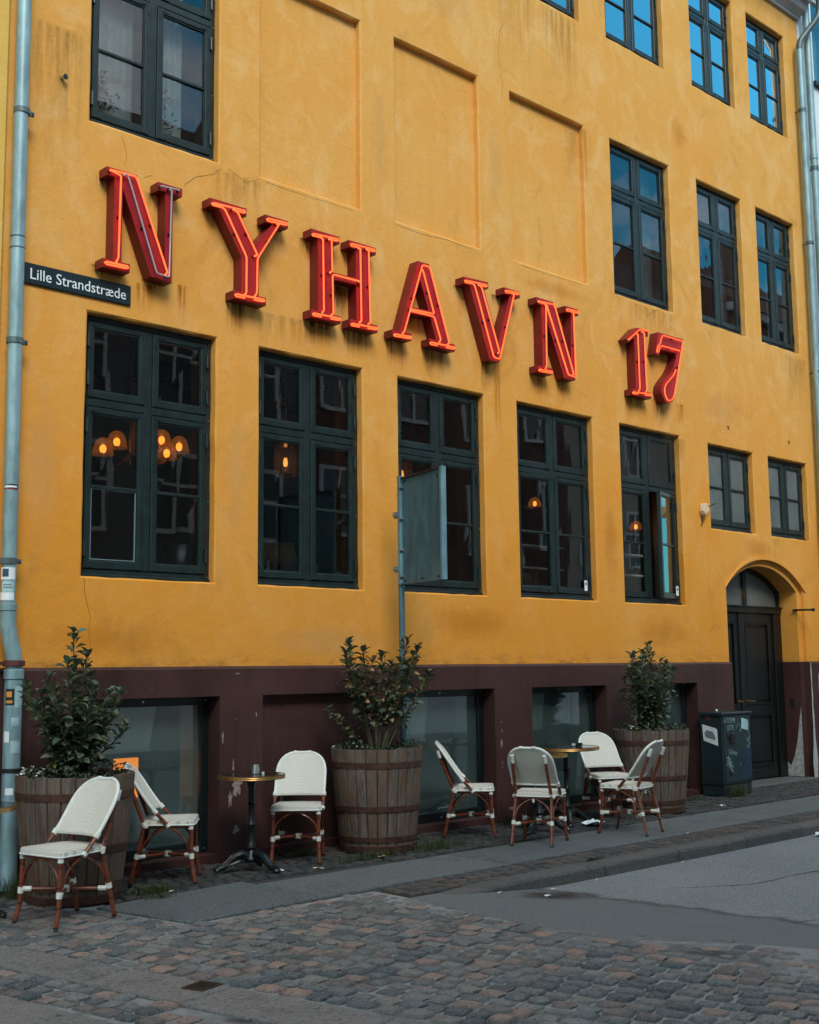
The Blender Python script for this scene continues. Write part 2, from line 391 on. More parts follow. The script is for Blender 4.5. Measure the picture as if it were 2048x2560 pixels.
def mat_letter(name, col):
    k = NT(name); v = k.pos()
    a = k.noise(v, 4.5, 6, .65); b = k.noise(k.pos((10, 10, 1.0)), 2.2, 4, .6)
    c = k.mix(k.ramp(a, [(.3, 0), (.72, 1)]), tuple(x * .68 for x in col), tuple(x * 1.15 for x in col))
    c = k.mix(k.math('MULTIPLY', k.ramp(b, [(.55, 0), (.78, 1)]), .45), c, (.055, .010, .010))
    return k.bsdf(c, .40, 0, k.noise(v, 12, 4), .08, .01, spec=.4)
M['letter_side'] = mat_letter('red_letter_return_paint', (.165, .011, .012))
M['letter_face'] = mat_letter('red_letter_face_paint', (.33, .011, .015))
def mat_emit(name, col, s):
    k = NT(name); e = k.n('Emission'); e.inputs[0].default_value = (*col, 1); e.inputs[1].default_value = s
    k.l(e.outputs[0], k.o.inputs[0]); return k.m
def mat_neon(name, edge, core, s):
    """glowing tube: the gas column is brightest where one looks through its middle"""
    k = NT(name); lw = k.n('LayerWeight'); lw.inputs[0].default_value = .35
    c = k.mix(k.ramp(lw.outputs['Facing'], [(.12, 0), (.6, 1)]), core, edge)
    e = k.n('Emission'); k.l(c, e.inputs[0]); e.inputs[1].default_value = s
    k.l(e.outputs[0], k.o.inputs[0]); return k.m
M['neon'] = mat_neon('lit_orange_neon_tube', (1.0, .066, .012), (1.0, .165, .050), 1.5)
M['neon_off'] = simple('unlit_grey_neon_glass', (.42, .36, .40), .15, var=.1, spec=.8)
M['black'] = simple('black_rubber', (.006, .006, .007), .6)

def mat_weave():
    k = NT('white_woven_mesh'); v = k.pos(obj=True)
    wv = []
    for d in ('X', 'Z', 'Y'):
        x = k.n('TexWave'); x.wave_type = 'BANDS'; x.bands_direction = d; x.inputs['Scale'].default_value = 46; x.inputs['Distortion'].default_value = .25; x.inputs['Detail'].default_value = 1
        k.l(v, x.inputs['Vector']); wv.append(x.outputs[1])
    m = k.math('MULTIPLY', wv[0], k.math('MAXIMUM', wv[1], wv[2]))
    c = k.mix(k.ramp(m, [(.03, 0), (.42, 1)]), (.42, .41, .365), (.72, .695, .62))
    c = k.mix(k.math('MULTIPLY', k.ramp(k.noise(k.pos(), 7, 5, .6), [(.5, 0), (.75, 1)]), .16), c, (.42, .39, .32))
    return k.bsdf(c, .62, 0, m, .35, .002, spec=.3)
M['weave'] = mat_weave()
M['binding'] = simple('white_cane_binding', (.68, .69, .64), .5, var=.12, scale=40, bscale=160, bstr=.4)
M['edge_white'] = simple('white_piping', (.70, .72, .69), .5, var=.08, scale=20)
def mat_rattan():
    k = NT('red_brown_varnished_cane'); v = k.pos(obj=True)
    a = k.noise(v, 16, 4, .6)
    x = k.n('TexWave'); x.wave_type = 'BANDS'; x.bands_direction = 'Z'; x.inputs['Scale'].default_value = 2.6; x.inputs['Distortion'].default_value = .8; k.l(v, x.inputs['Vector'])
    c = k.mix(k.ramp(a, [(.3, 0), (.7, 1)]), (.105, .024, .011), (.205, .050, .020))
    c = k.mix(k.ramp(x.outputs[1], [(.0, 1), (.035, 0)]), c, (.02, .006, .004))
    return k.bsdf(c, .30, 0, a, .08, .003, spec=.5, coat=.25)
M['cane'] = mat_rattan()
def mat_wood(name, a, b, c3, scale=1.0):
    k = NT(name); v = k.pos((26, 26, 1.1), rand=11.0)
    g = k.noise(v, 1.2 * scale, 6, .7, .6); f = k.noise(k.pos((90, 90, 3), rand=7.0), 1.0, 3, .6)
    oi = k.n('ObjectInfo')
    c = k.mix(k.ramp(g, [(.28, 0), (.72, 1)]), a, b)
    c = k.mix(k.math('MULTIPLY', oi.outputs['Random'], .75), c, c3)
    c = k.mix(k.math('MULTIPLY', k.ramp(f, [(.56, 0), (.72, 1)]), .6), c, tuple(x * .3 for x in a))
    rust = k.noise(k.pos((3, 3, 1)), 3, 5, .7)
    c = k.mix(k.math('MULTIPLY', k.ramp(rust, [(.50, 0), (.64, 1)]), .6), c, (.115, .050, .025))
    c = k.mix(k.math('MULTIPLY', k.ramp(k.noise(k.pos((9, 9, 1.3)), 2.2, 5, .75), [(.54, 0), (.66, 1)]), .6), c, (.030, .025, .022))
    return k.bsdf(c, .82, 0, k.math('ADD', g, k.math('MULTIPLY', f, .5)), .7, .012, spec=.25)
M['stave'] = mat_wood('weathered_oak_stave', (.050, .041, .034), (.205, .174, .148), (.140, .092, .060))
M['crate'] = mat_wood('box_wood', (.22, .13, .07), (.36, .22, .12), (.28, .17, .09))
M['hoop'] = simple('rusted_iron_hoop', (.066, .028, .019), .75, .25, var=.5, scale=14, bscale=50, bstr=.5)
M['soil'] = simple('dark_potting_soil', (.018, .014, .010), .95, var=.5, scale=30, bscale=40, bstr=.9)
def mat_leaf(name, lo, hi, odd, thr=.9):
    k = NT(name); oi = k.n('ObjectInfo'); ge = k.n('NewGeometry')
    r = k.math('FRACT', k.math('ADD', k.math('MULTIPLY', oi.outputs['Random'], 3.7), ge.outputs['Random Per Island']))
    c = k.mix(r, lo, hi)
    c = k.mix(k.math('GREATER_THAN', k.math('FRACT', k.math('MULTIPLY', r, 7.31)), thr), c, odd)
    c = k.mix(k.math('MULTIPLY', k.noise(k.pos(), 60, 2), .25), c, tuple(x * 1.6 for x in lo))
    k.bsdf(c, .42, 0, spec=.35)
    # thin leaves pass a little light
    tl = k.n('BsdfTranslucent'); k.l(c, tl.inputs[0]); ms = k.n('MixShader'); ms.inputs[0].default_value = .18
    k.l(k.p.outputs[0], ms.inputs[1]); k.l(tl.outputs[0], ms.inputs[2]); k.l(ms.outputs[0], k.o.inputs[0]); return k.m
M['leaf'] = mat_leaf('glossy_laurel_leaf', (.040, .064, .040), (.150, .190, .112), (.20, .17, .05), .975)
M['leaf_dry'] = mat_leaf('half_withered_leaf', (.042, .060, .034), (.138, .158, .086), (.46, .27, .12), .90)
M['leaf_dead'] = mat_leaf('withered_tan_leaf', (.36, .17, .08), (.52, .29, .15), (.22, .10, .05), .8)
M['stem'] = simple('woody_stem', (.055, .052, .026), .8, var=.3, scale=30)
M['ivy'] = mat_leaf('trailing_ground_cover_leaf', (.018, .034, .018), (.050, .075, .040), (.20, .24, .18), .95)
M['petal'] = simple('white_petals', (.78, .76, .70), .6)
M['grass'] = mat_leaf('tuft_grass_blade', (.022, .040, .014), (.060, .085, .030), (.12, .10, .04), .9)

def mat_stone(name, cols, rough=.8, speck=.35, sscale=160, bstr=.45, bscale=30):
    """granite: a colour per stone, speckle, wear"""
    k = NT(name); oi = k.n('ObjectInfo'); ge = k.n('NewGeometry'); v = k.pos()
    r = k.math('FRACT', k.math('ADD', k.math('MULTIPLY', oi.outputs['Random'], 5.3), ge.outputs['Random Per Island']))
    n = len(cols); x = k.n('ValToRGB'); e = x.color_ramp.elements; x.color_ramp.interpolation = 'CONSTANT'
    while len(e) < n: e.new(.5)
    for i, (el, c) in enumerate(zip(e, cols)): el.position = i / n; el.color = (*c, 1)
    k.l(r, x.inputs[0]); c = x.outputs[0]
    c = k.mix(k.ramp(k.noise(v, 13, 5, .65), [(.35, 0), (.8, .4)]), c, (.065, .073, .076))
    s1 = k.math('ADD', k.math('MULTIPLY', k.noise(v, sscale, 2, .5), .6), k.math('MULTIPLY', k.noise(v, sscale * .4, 2, .5), .4))
    c = k.mix(k.math('MULTIPLY', k.ramp(k.noise(v, 2.6, 4, .7, .6), [(.52, 0), (.66, 1)]), .45), c, (.040, .042, .042))
    c = k.mix(k.math('MULTIPLY', k.ramp(s1, [(.52, 0), (.62, 1)]), speck), c, (.20, .21, .21))
    c = k.mix(k.math('MULTIPLY', k.ramp(s1, [(.38, 1), (.48, 0)]), speck), c, (.015, .017, .018))
    return k.bsdf(c, rough, 0, k.math('ADD', k.noise(v, bscale, 5, .65), k.math('MULTIPLY', k.noise(v, 140, 3, .6), .35)), bstr, .010, spec=.35)
CB = [(.120, .134, .140), (.186, .178, .171), (.262, .184, .155), (.078, .093, .101), (.166, .151, .142), (.299, .200, .160), (.096, .108, .112), (.193, .193, .186), (.164, .131, .120), (.213, .193, .171), (.131, .140, .142), (.171, .166, .160)]
M['cobble'] = mat_stone('granite_cobble', CB, .72, .5, 110, .5, 26)
M['sett'] = mat_stone('small_brown_sett', [(.076, .062, .055), (.056, .052, .050), (.100, .070, .055), (.066, .062, .060), (.045, .045, .046)], .8, .2)
M['sett_dark'] = mat_stone('dark_wall_sett', [(.030, .028, .027), (.042, .038, .036), (.026, .026, .028), (.050, .043, .038)], .8, .15)
M['slab'] = mat_stone('grey_granite_slab', [(.110, .123, .127), (.122, .133, .135), (.098, .112, .116)], .82, .55, 90, .6)
M['slab_warm'] = mat_stone('warm_grey_granite_slab', [(.192, .174, .166), (.170, .157, .151), (.205, .185, .175)], .8, .55, 85, .6)
M['kerb'] = mat_stone('granite_kerb', [(.085, .083, .080), (.070, .070, .070), (.098, .092, .088)], .8, .35, 120, .5)
def mat_joint():
    k = NT('sandy_joint_mortar'); v = k.pos()
    a = k.noise(v, 1.6, 5, .65, .5); f = k.noise(v, 70, 4, .7)
    c = k.mix(k.ramp(a, [(.34, 0), (.54, 1)]), (.040, .039, .037), (.27, .28, .272))
    c = k.mix(k.math('MULTIPLY', k.ramp(k.noise(v, 4.1, 4), [(.60, 0), (.70, 1)]), .5), c, (.05, .06, .028))
    c = k.mix(k.math('MULTIPLY', f, .4), c, (.05, .05, .05))
    return k.bsdf(c, .95, 0, f, .6, .008)
M['joint'] = mat_joint()
M['earth'] = simple('dark_gritty_bed', (.030, .029, .027), .95, var=.4, scale=12, bscale=60, bstr=.8)
def mat_asphalt(name, lo, hi, agg, fleck, patch=False):
    k = NT(name); v = k.pos()
    a = k.noise(v, .9, 5, .6); f = k.noise(v, 75, 3, .6); g = k.n('TexVoronoi'); g.inputs['Scale'].default_value = 60; k.l(v, g.inputs['Vector'])
    c = k.mix(k.ramp(a, [(.3, 0), (.7, 1)]), lo, hi)
    c = k.mix(k.math('MULTIPLY', k.ramp(g.outputs['Distance'], [(.05, 1), (.42, 0)]), agg), c, fleck)
    c = k.mix(k.math('MULTIPLY', k.ramp(f, [(.38, 1), (.5, 0)]), .5), c, tuple(x * .35 for x in lo))
    if patch:                                  # an old repair in finer, darker asphalt along the cobbles, with a ragged joint
        sp = k.n('SeparateXYZ'); k.l(v, sp.inputs[0])
        q = k.math('ADD', sp.outputs[0], k.math('MULTIPLY', k.math('SUBTRACT', k.noise(v, 2.2, 5, .7), .5), .55))
        q = k.math('ADD', q, k.math('MULTIPLY', k.math('ADD', sp.outputs[1], 3.4), .12))
        inside = k.math('SUBTRACT', 1.0, k.step(q, 7.34, 7.42))
        c = k.mix(k.math('MULTIPLY', inside, .62), c, tuple(x * .55 for x in lo))
        c = k.mix(k.math('MULTIPLY', k.math('MULTIPLY', k.step(q, 7.28, 7.36), k.math('SUBTRACT', 1.0, k.step(q, 7.38, 7.46))), .6), c, (.02, .022, .023))
    wet = k.noise(k.pos(), 1.7, 4, .6)
    return k.bsdf(c, k.math('MULTIPLY_ADD', wet, -.25, .92), 0, k.math('SUBTRACT', f, g.outputs['Distance']), .6, .006, spec=.4)
M['asphalt'] = mat_asphalt('coarse_grey_asphalt', (.146, .168, .174), (.196, .216, .221), .75, (.44, .47, .47), True)
M['asphalt_patch'] = mat_asphalt('smooth_dark_asphalt', (.096, .110, .114), (.130, .144, .148), .55, (.20, .21, .21))
def mat_damp():
    k = NT('damp_oily_smear'); g = k.n('TexCoord').outputs['Generated']; v = k.n('VectorMath', operation='DISTANCE'); v.inputs[1].default_value = (.5, .5, .5)
    mp = k.n('Mapping'); mp.inputs['Scale'].default_value = (1, 1, 0); mp.inputs['Location'].default_value = (0, 0, .5); k.l(g, mp.inputs[0]); k.l(mp.outputs[0], v.inputs[0])
    d = k.math('ADD', v.outputs['Value'], k.math('MULTIPLY', k.math('SUBTRACT', k.noise(k.pos(), 5, 5, .65), .5), .55))
    al = k.math('MULTIPLY', k.math('SUBTRACT', 1.0, k.step(d, .08, .42)), .62)
    p = k.n('BsdfPrincipled'); p.inputs['Base Color'].default_value = (.014, .015, .016, 1); p.inputs['Roughness'].default_value = .45; tr = k.n('BsdfTransparent'); mx_ = k.n('MixShader')
    k.l(al, mx_.inputs[0]); k.l(tr.outputs[0], mx_.inputs[1]); k.l(p.outputs[0], mx_.inputs[2]); k.l(mx_.outputs[0], k.o.inputs[0]); return k.m
M['puddle'] = mat_damp()

M['table_top'] = simple('dark_glass_table_top', (.010, .014, .013), .12, var=.3, spec=.6)
M['brass'] = simple('aged_brass_rim', (.30, .17, .055), .34, .75, var=.25, scale=12)
M['cab'] = simple('dark_petrol_cabinet_paint', (.011, .023, .027), .45, var=.25, scale=4, bscale=50, bstr=.1)
M['cab_blue'] = simple('blue_overpaint', (.008, .022, .05), .5, var=.3)
M['chalk'] = simple('pale_paint_marker', (.19, .31, .34), .7, var=.2)
M['paper'] = simple('white_paper', (.70, .76, .78), .7, var=.08, scale=20)
M['paper_print'] = simple('printed_grey', (.16, .20, .21), .7)
M['sticker_black'] = simple('black_sticker', (.01, .012, .013), .4)
M['sticker_orange'] = simple('orange_print', (.55, .22, .03), .5)
M['sticker_blue'] = simple('blue_print', (.02, .06, .12), .5)
M['sticker_teal'] = simple('pale_teal_sticker', (.34, .50, .54), .5)
M['fixture'] = simple('weathered_cream_plastic', (.60, .50, .34), .6, var=.3, scale=20)
# interiors
M['room'] = simple('brown_grey_room_wall', (.30, .25, .20), .9, var=.2, scale=1.5)
M['room_dark'] = simple('dark_room_wall', (.085, .075, .070), .9, var=.3, scale=1.2)
M['jamb'] = simple('beige_window_jamb', (.56, .45, .33), .85, var=.15, scale=3)
M['jamb_grey'] = simple('grey_green_basement_jamb', (.66, .80, .78), .8, var=.1, scale=3)
M['room_grey'] = simple('grey_green_basement_wall', (.42, .50, .48), .85, var=.12, scale=1.5)
M['timber'] = simple('dark_timber', (.030, .019, .012), .6, var=.3)
M['curtain'] = simple('pale_net_curtain', (.80, .86, .86), .9, var=.1, scale=8)
M['curtain_dim'] = simple('grey_net_curtain', (.50, .55, .55), .9, var=.15, scale=8)
M['bulb'] = mat_emit('warm_bulb', (1.0, .32, .055), 2.4)
def mat_shade():
    k = NT('lit_amber_glass_shade'); tr = k.n('BsdfTransparent'); tr.inputs[0].default_value = (.85, .60, .34, 1); gl = k.n('BsdfGlossy'); gl.inputs['Roughness'].default_value = .1
    e = k.n('Emission'); e.inputs[0].default_value = (1, .30, .05, 1); e.inputs[1].default_value = .06; ad = k.n('AddShader'); m1 = k.n('MixShader'); m1.inputs[0].default_value = .10
    k.l(tr.outputs[0], m1.inputs[1]); k.l(gl.outputs[0], m1.inputs[2]); k.l(m1.outputs[0], ad.inputs[0]); k.l(e.outputs[0], ad.inputs[1]); k.l(ad.outputs[0], k.o.inputs[0]); return k.m
M['shade_glass'] = mat_shade()
def mat_lantern():
    k = NT('ribbed_lantern_glass'); tr = k.n('BsdfTransparent'); tr.inputs[0].default_value = (.74, .72, .68, 1); gl = k.n('BsdfGlossy'); gl.inputs['Roughness'].default_value = .18
    d = k.n('BsdfTranslucent'); d.inputs[0].default_value = (.8, .72, .62, 1); m0 = k.n('MixShader'); m0.inputs[0].default_value = .22; m1 = k.n('MixShader')
    fr = k.n('Fresnel'); fr.inputs[0].default_value = 1.6; k.l(fr.outputs[0], m1.inputs[0]); k.l(tr.outputs[0], m0.inputs[1]); k.l(d.outputs[0], m0.inputs[2]); k.l(m0.outputs[0], m1.inputs[1]); k.l(gl.outputs[0], m1.inputs[2]); k.l(m1.outputs[0], k.o.inputs[0]); return k.m
M['lantern_glass'] = mat_lantern()
M['bulb_dim'] = mat_emit('dim_warm_bulb', (1.0, .36, .07), 2.0)
M['fascia'] = simple('pale_cellar_fascia', (.80, .90, .88), .7, var=.08, scale=2)
M['orange_panel'] = simple('orange_board', (.42, .14, .018), .6, var=.2)
M['orange_lamp'] = mat_emit('lit_orange_lampshade', (1.0, .26, .02), .8)
M['tile'] = simple('grey_cellar_tile', (.20, .205, .19), .5, var=.2, scale=3)
M['books'] = simple('worn_book_spines', (.22, .16, .10), .8, var=.4, scale=40, rand=9)
M['bottle'] = simple('clear_bottle', (.45, .52, .52), .12, .0, var=.2, spec=.8)
# opposite houses (seen in the panes)
M['brick_red'] = simple('red_brown_render', (.17, .10, .08), .9, var=.2, scale=1)
M['render_cream'] = simple('cream_render', (.48, .45, .38), .9, var=.1, scale=1)
M['render_grey'] = simple('grey_render', (.17, .175, .18), .9, var=.15, scale=1)
M['rooftile'] = simple('clay_roof_tile', (.15, .075, .055), .9, var=.3, scale=3)
M['white_render'] = simple('white_blue_render', (.66, .72, .74), .85, var=.06, scale=1)
M['far_glass'] = simple('far_dark_pane', (.03, .04, .045), .06, var=.2, spec=.8)
M['ground'] = simple('distant_street_surface', (.085, .085, .083), .9, var=.25, scale=.7, bscale=14, bstr=.4)
M['cornice'] = simple('grey_white_cornice_paint', (.42, .44, .47), .8, var=.2, scale=2)
M['leaf_litter'] = simple('dry_leaf', (.28, .17, .06), .8)
M['cig'] = simple('cigarette_paper', (.78, .76, .70), .7)
# ================================================================== the yellow building
BL, BR_, ZP, ZT = 3.98, 16.78, 1.62, 11.62
house = thing('yellow_building', (10.4, 0, 0), 'ochre yellow rendered building with maroon plinth and dark green windows', 'building')
COLS = {1: (4.718, 5.980), 2: (6.454, 7.699), 3: (8.180, 9.439), 4: (9.984, 11.320), 5: (11.855, 13.117), 6: (13.776, 14.876), 7: (15.285, 16.348)}
GB, GT, SB, UB, UT, TB, TT = 2.343, 4.517, 3.366, 6.156, 8.162, 9.525, 11.17
WD = .085                                    # how far the window frames sit back
OPEN = []                                    # (x0, x1, z0, z1, depth, kind)
for c in (1, 2, 3, 4, 5): OPEN.append((*COLS[c], GB, GT, WD, 'ground'))
for c in (6, 7): OPEN.append((*COLS[c], SB, GT - .02, WD, 'small'))
OPEN.append((4.70, 5.99, UB, UT, WD, 'upper'))
for c in (5, 6, 7): OPEN.append((*COLS[c], UB, UT, WD, 'upper'))
for c in (2, 3, 4): OPEN.append((*COLS[c], UB, UT, .075, 'blind'))
for c in (4, 5, 6, 7): OPEN.append((*COLS[c], TB, TT, WD, 'top'))
DX0, DX1, DZS, DZC = 14.05, 16.06, 2.63, 3.02   # door recess: outer arch
OPEN.append((DX0, DX1, ZP - .0, DZC, 0, 'door'))
E_ = .014
def arc_pts(x0, x1, zs, zc, n=18):
    a = (x1 - x0) / 2; h = zc - zs; rad = (a * a + h * h) / (2 * h); cx = (x0 + x1) / 2; cz = zc - rad
    t0 = math.asin(a / rad)
    return [(cx + rad * math.sin(-t0 + 2 * t0 * i / n), cz + rad * math.cos(-t0 + 2 * t0 * i / n)) for i in range(n + 1)]
wall = MB()
xs = sorted({BL, BR_} | {v for o in OPEN for v in ((o[0] - E_, o[1] + E_) if o[5] != 'door' else (o[0], o[1]))})
zs = sorted({ZP, ZT} | {v for o in OPEN for v in ((o[2] - E_, o[3] + E_) if o[5] != 'door' else (o[2], o[3]))})
def hole(x, z):
    for o in OPEN:
        e = 0 if o[5] == 'door' else E_
        if o[0] - e < x < o[1] + e and o[2] - e < z < o[3] + e: return True
    return False
for i in range(len(xs) - 1):
    for j in range(len(zs) - 1):
        if not hole((xs[i] + xs[i + 1]) / 2, (zs[j] + zs[j + 1]) / 2):
            wall.quad((xs[i], 0, zs[j]), (xs[i + 1], 0, zs[j]), (xs[i + 1], 0, zs[j + 1]), (xs[i], 0, zs[j + 1]))
# spandrels over the arch
A = arc_pts(DX0, DX1, DZS, DZC)
for i in range(len(A) - 1):
    wall.quad((A[i][0], 0, A[i][1]), (A[i + 1][0], 0, A[i + 1][1]), (A[i + 1][0], 0, DZC), (A[i][0], 0, DZC))
# reveals: an uneven, slightly rounded plaster edge, then the cheek of the opening
for (x0, x1, z0, z1, d, kind) in OPEN:
    if kind == 'door': continue
    K = 10
    outer, inner = [], []
    for (ax, az, bx, bz) in ((x0, z0, x1, z0), (x1, z0, x1, z1), (x1, z1, x0, z1), (x0, z1, x0, z0)):
        for q in range(K):
            t = q / K; x = ax + (bx - ax) * t; z = az + (bz - az) * t
            ex = (E_ if x > (x0 + x1) / 2 else -E_) if (abs(x - x0) < 1e-6 or abs(x - x1) < 1e-6) else 0
            ez = (E_ if z > (z0 + z1) / 2 else -E_) if (abs(z - z0) < 1e-6 or abs(z - z1) < 1e-6) else 0
            outer.append((x + ex, z + ez)); inner.append((x + (rnd.uniform(-.004, .004) if ex else 0), z + (rnd.uniform(-.004, .004) if ez else 0)))
    n = len(outer); dd = d + (.05 if kind != 'blind' else 0)
    for q in range(n):
        p = (q + 1) % n
        wall.quad((outer[q][0], 0, outer[q][1]), (outer[p][0], 0, outer[p][1]), (inner[p][0], .012, inner[p][1]), (inner[q][0], .012, inner[q][1]))
        wall.quad((inner[q][0], .012, inner[q][1]), (inner[p][0], .012, inner[p][1]), (inner[p][0], dd, inner[p][1]), (inner[q][0], dd, inner[q][1]))
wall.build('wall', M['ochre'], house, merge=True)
for (x0, x1, z0, z1, d, kind) in OPEN:
    if kind == 'blind':
        MB().box(x0 - .02, x1 + .02, (.072), .14, z0 - .02, z1 + .02).build('blind_panel', M['ochre'], house)
# door recess: outer step, inner jambs and arch
IX0, IX1 = 14.12, 15.95
DD = .33
jamb = MB()
Ai = arc_pts(IX0, IX1, DZS - .02, DZC - .085)
for i in range(len(A) - 1):
    jamb.quad((A[i][0], 0, A[i][1]), (A[i + 1][0], 0, A[i + 1][1]), (A[i + 1][0], .05, A[i + 1][1]), (A[i][0], .05, A[i][1]))
    jamb.quad((A[i][0], .05, A[i][1]), (A[i + 1][0], .05, A[i + 1][1]), (Ai[i + 1][0], .05, Ai[i + 1][1]), (Ai[i][0], .05, Ai[i][1]))
    jamb.quad((Ai[i][0], .05, Ai[i][1]), (Ai[i + 1][0], .05, Ai[i + 1][1]), (Ai[i + 1][0], DD + .1, Ai[i + 1][1]), (Ai[i][0], DD + .1, Ai[i][1]))
for X, xi, zl in ((DX0, IX0, A[0][1]), (DX1, IX1, A[-1][1])):
    zi = Ai[0][1]
    jamb.quad((X, 0, ZP), (X, .05, ZP), (X, .05, zl), (X, 0, zl)); jamb.quad((X, .05, ZP), (xi, .05, ZP), (xi, .05, zi), (X, .05, zl))
    jamb.quad((xi, .05, ZP), (xi, DD + .1, ZP), (xi, DD + .1, zi), (xi, .05, zi))
    plj = MB(); plj.quad((X, -.035, 0), (X, .046, 0), (X, .046, ZP), (X, -.035, ZP)); plj.quad((X, .046, 0), (xi, .046, 0), (xi, .046, ZP), (X, .046, ZP))
    plj.quad((xi, .046, 0), (xi, DD + .1, 0), (xi, DD + .1, ZP), (xi, .046, ZP))
    plj.build('door_jamb', M['plinth'], house, merge=True)
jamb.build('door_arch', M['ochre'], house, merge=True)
# raised hood line round the arch
hood = MB(); Ao = arc_pts(DX0 - .03, DX1 + .05, DZS - .03, DZC + .045); A2 = arc_pts(DX0, DX1, DZS, DZC)
for i in range(len(Ao) - 1):
    a, b, c, d = Ao[i], Ao[i + 1], A2[i + 1], A2[i]
    hood.quad((d[0], -.018, d[1]), (c[0], -.018, c[1]), (b[0], -.018, b[1]), (a[0], -.018, a[1]))
    hood.quad((a[0], -.018, a[1]), (b[0], -.018, b[1]), (b[0], .0, b[1]), (a[0], .0, a[1])); hood.quad((d[0], -.018, d[1]), (c[0], -.018, c[1]), (c[0], .002, c[1]), (d[0], .002, d[1]))
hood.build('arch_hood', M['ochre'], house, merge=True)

# plinth with the cellar window openings
PB = {1: (4.72, 6.02), 2: (6.47, 7.72), 3: (8.18, 9.47), 4: (10.06, 11.37), 5: (11.90, 13.22)}
PZ0, PZ1, PY = .055, 1.37, -.045
pl = MB()
def plinth_run(x0, x1, holes):
    xx = sorted({x0, x1} | {v for h in holes for v in h}); zz = [-.1, PZ0, PZ1, ZP - .02]
    for i in range(len(xx) - 1):
        for j in range(3):
            m = (xx[i] + xx[i + 1]) / 2
            if j == 1 and any(h[0] < m < h[1] for h in holes): continue
            pl.quad((xx[i], PY, zz[j]), (xx[i + 1], PY, zz[j]), (xx[i + 1], PY, zz[j + 1]), (xx[i], PY, zz[j + 1]))
    pl.quad((x0, PY, ZP - .02), (x1, PY, ZP - .02), (x1, PY + .02, ZP), (x0, PY + .02, ZP)); pl.quad((x0, PY + .02, ZP), (x1, PY + .02, ZP), (x1, .01, ZP + .006), (x0, .01, ZP + .006))
    for xe in (x0, x1): pl.poly([(xe, PY, -.1), (xe, .01, -.1), (xe, .01, ZP + .006), (xe, PY + .02, ZP), (xe, PY, ZP - .02)])
    for h in holes:
        dp = .05 if abs(h[0] - 6.47) < .01 else .20
        a, b = h
        for q in (((a, PZ0), (b, PZ0)), ((b, PZ0), (b, PZ1)), ((b, PZ1), (a, PZ1)), ((a, PZ1), (a, PZ0))):
            (p, z), (r_, z2) = q
            pl.quad((p, PY, z), (r_, PY, z2), (r_, dp, z2), (p, dp, z))
plinth_run(3.0, DX0 - .002, list(PB.values())); plinth_run(DX1 + .002, BR_, [])
pl.build('plinth', M['plinth'], house, merge=True)
MB().box(6.44, 7.75, .048, .1, .03, 1.40).build('blind_panel', M['plinth'], house)

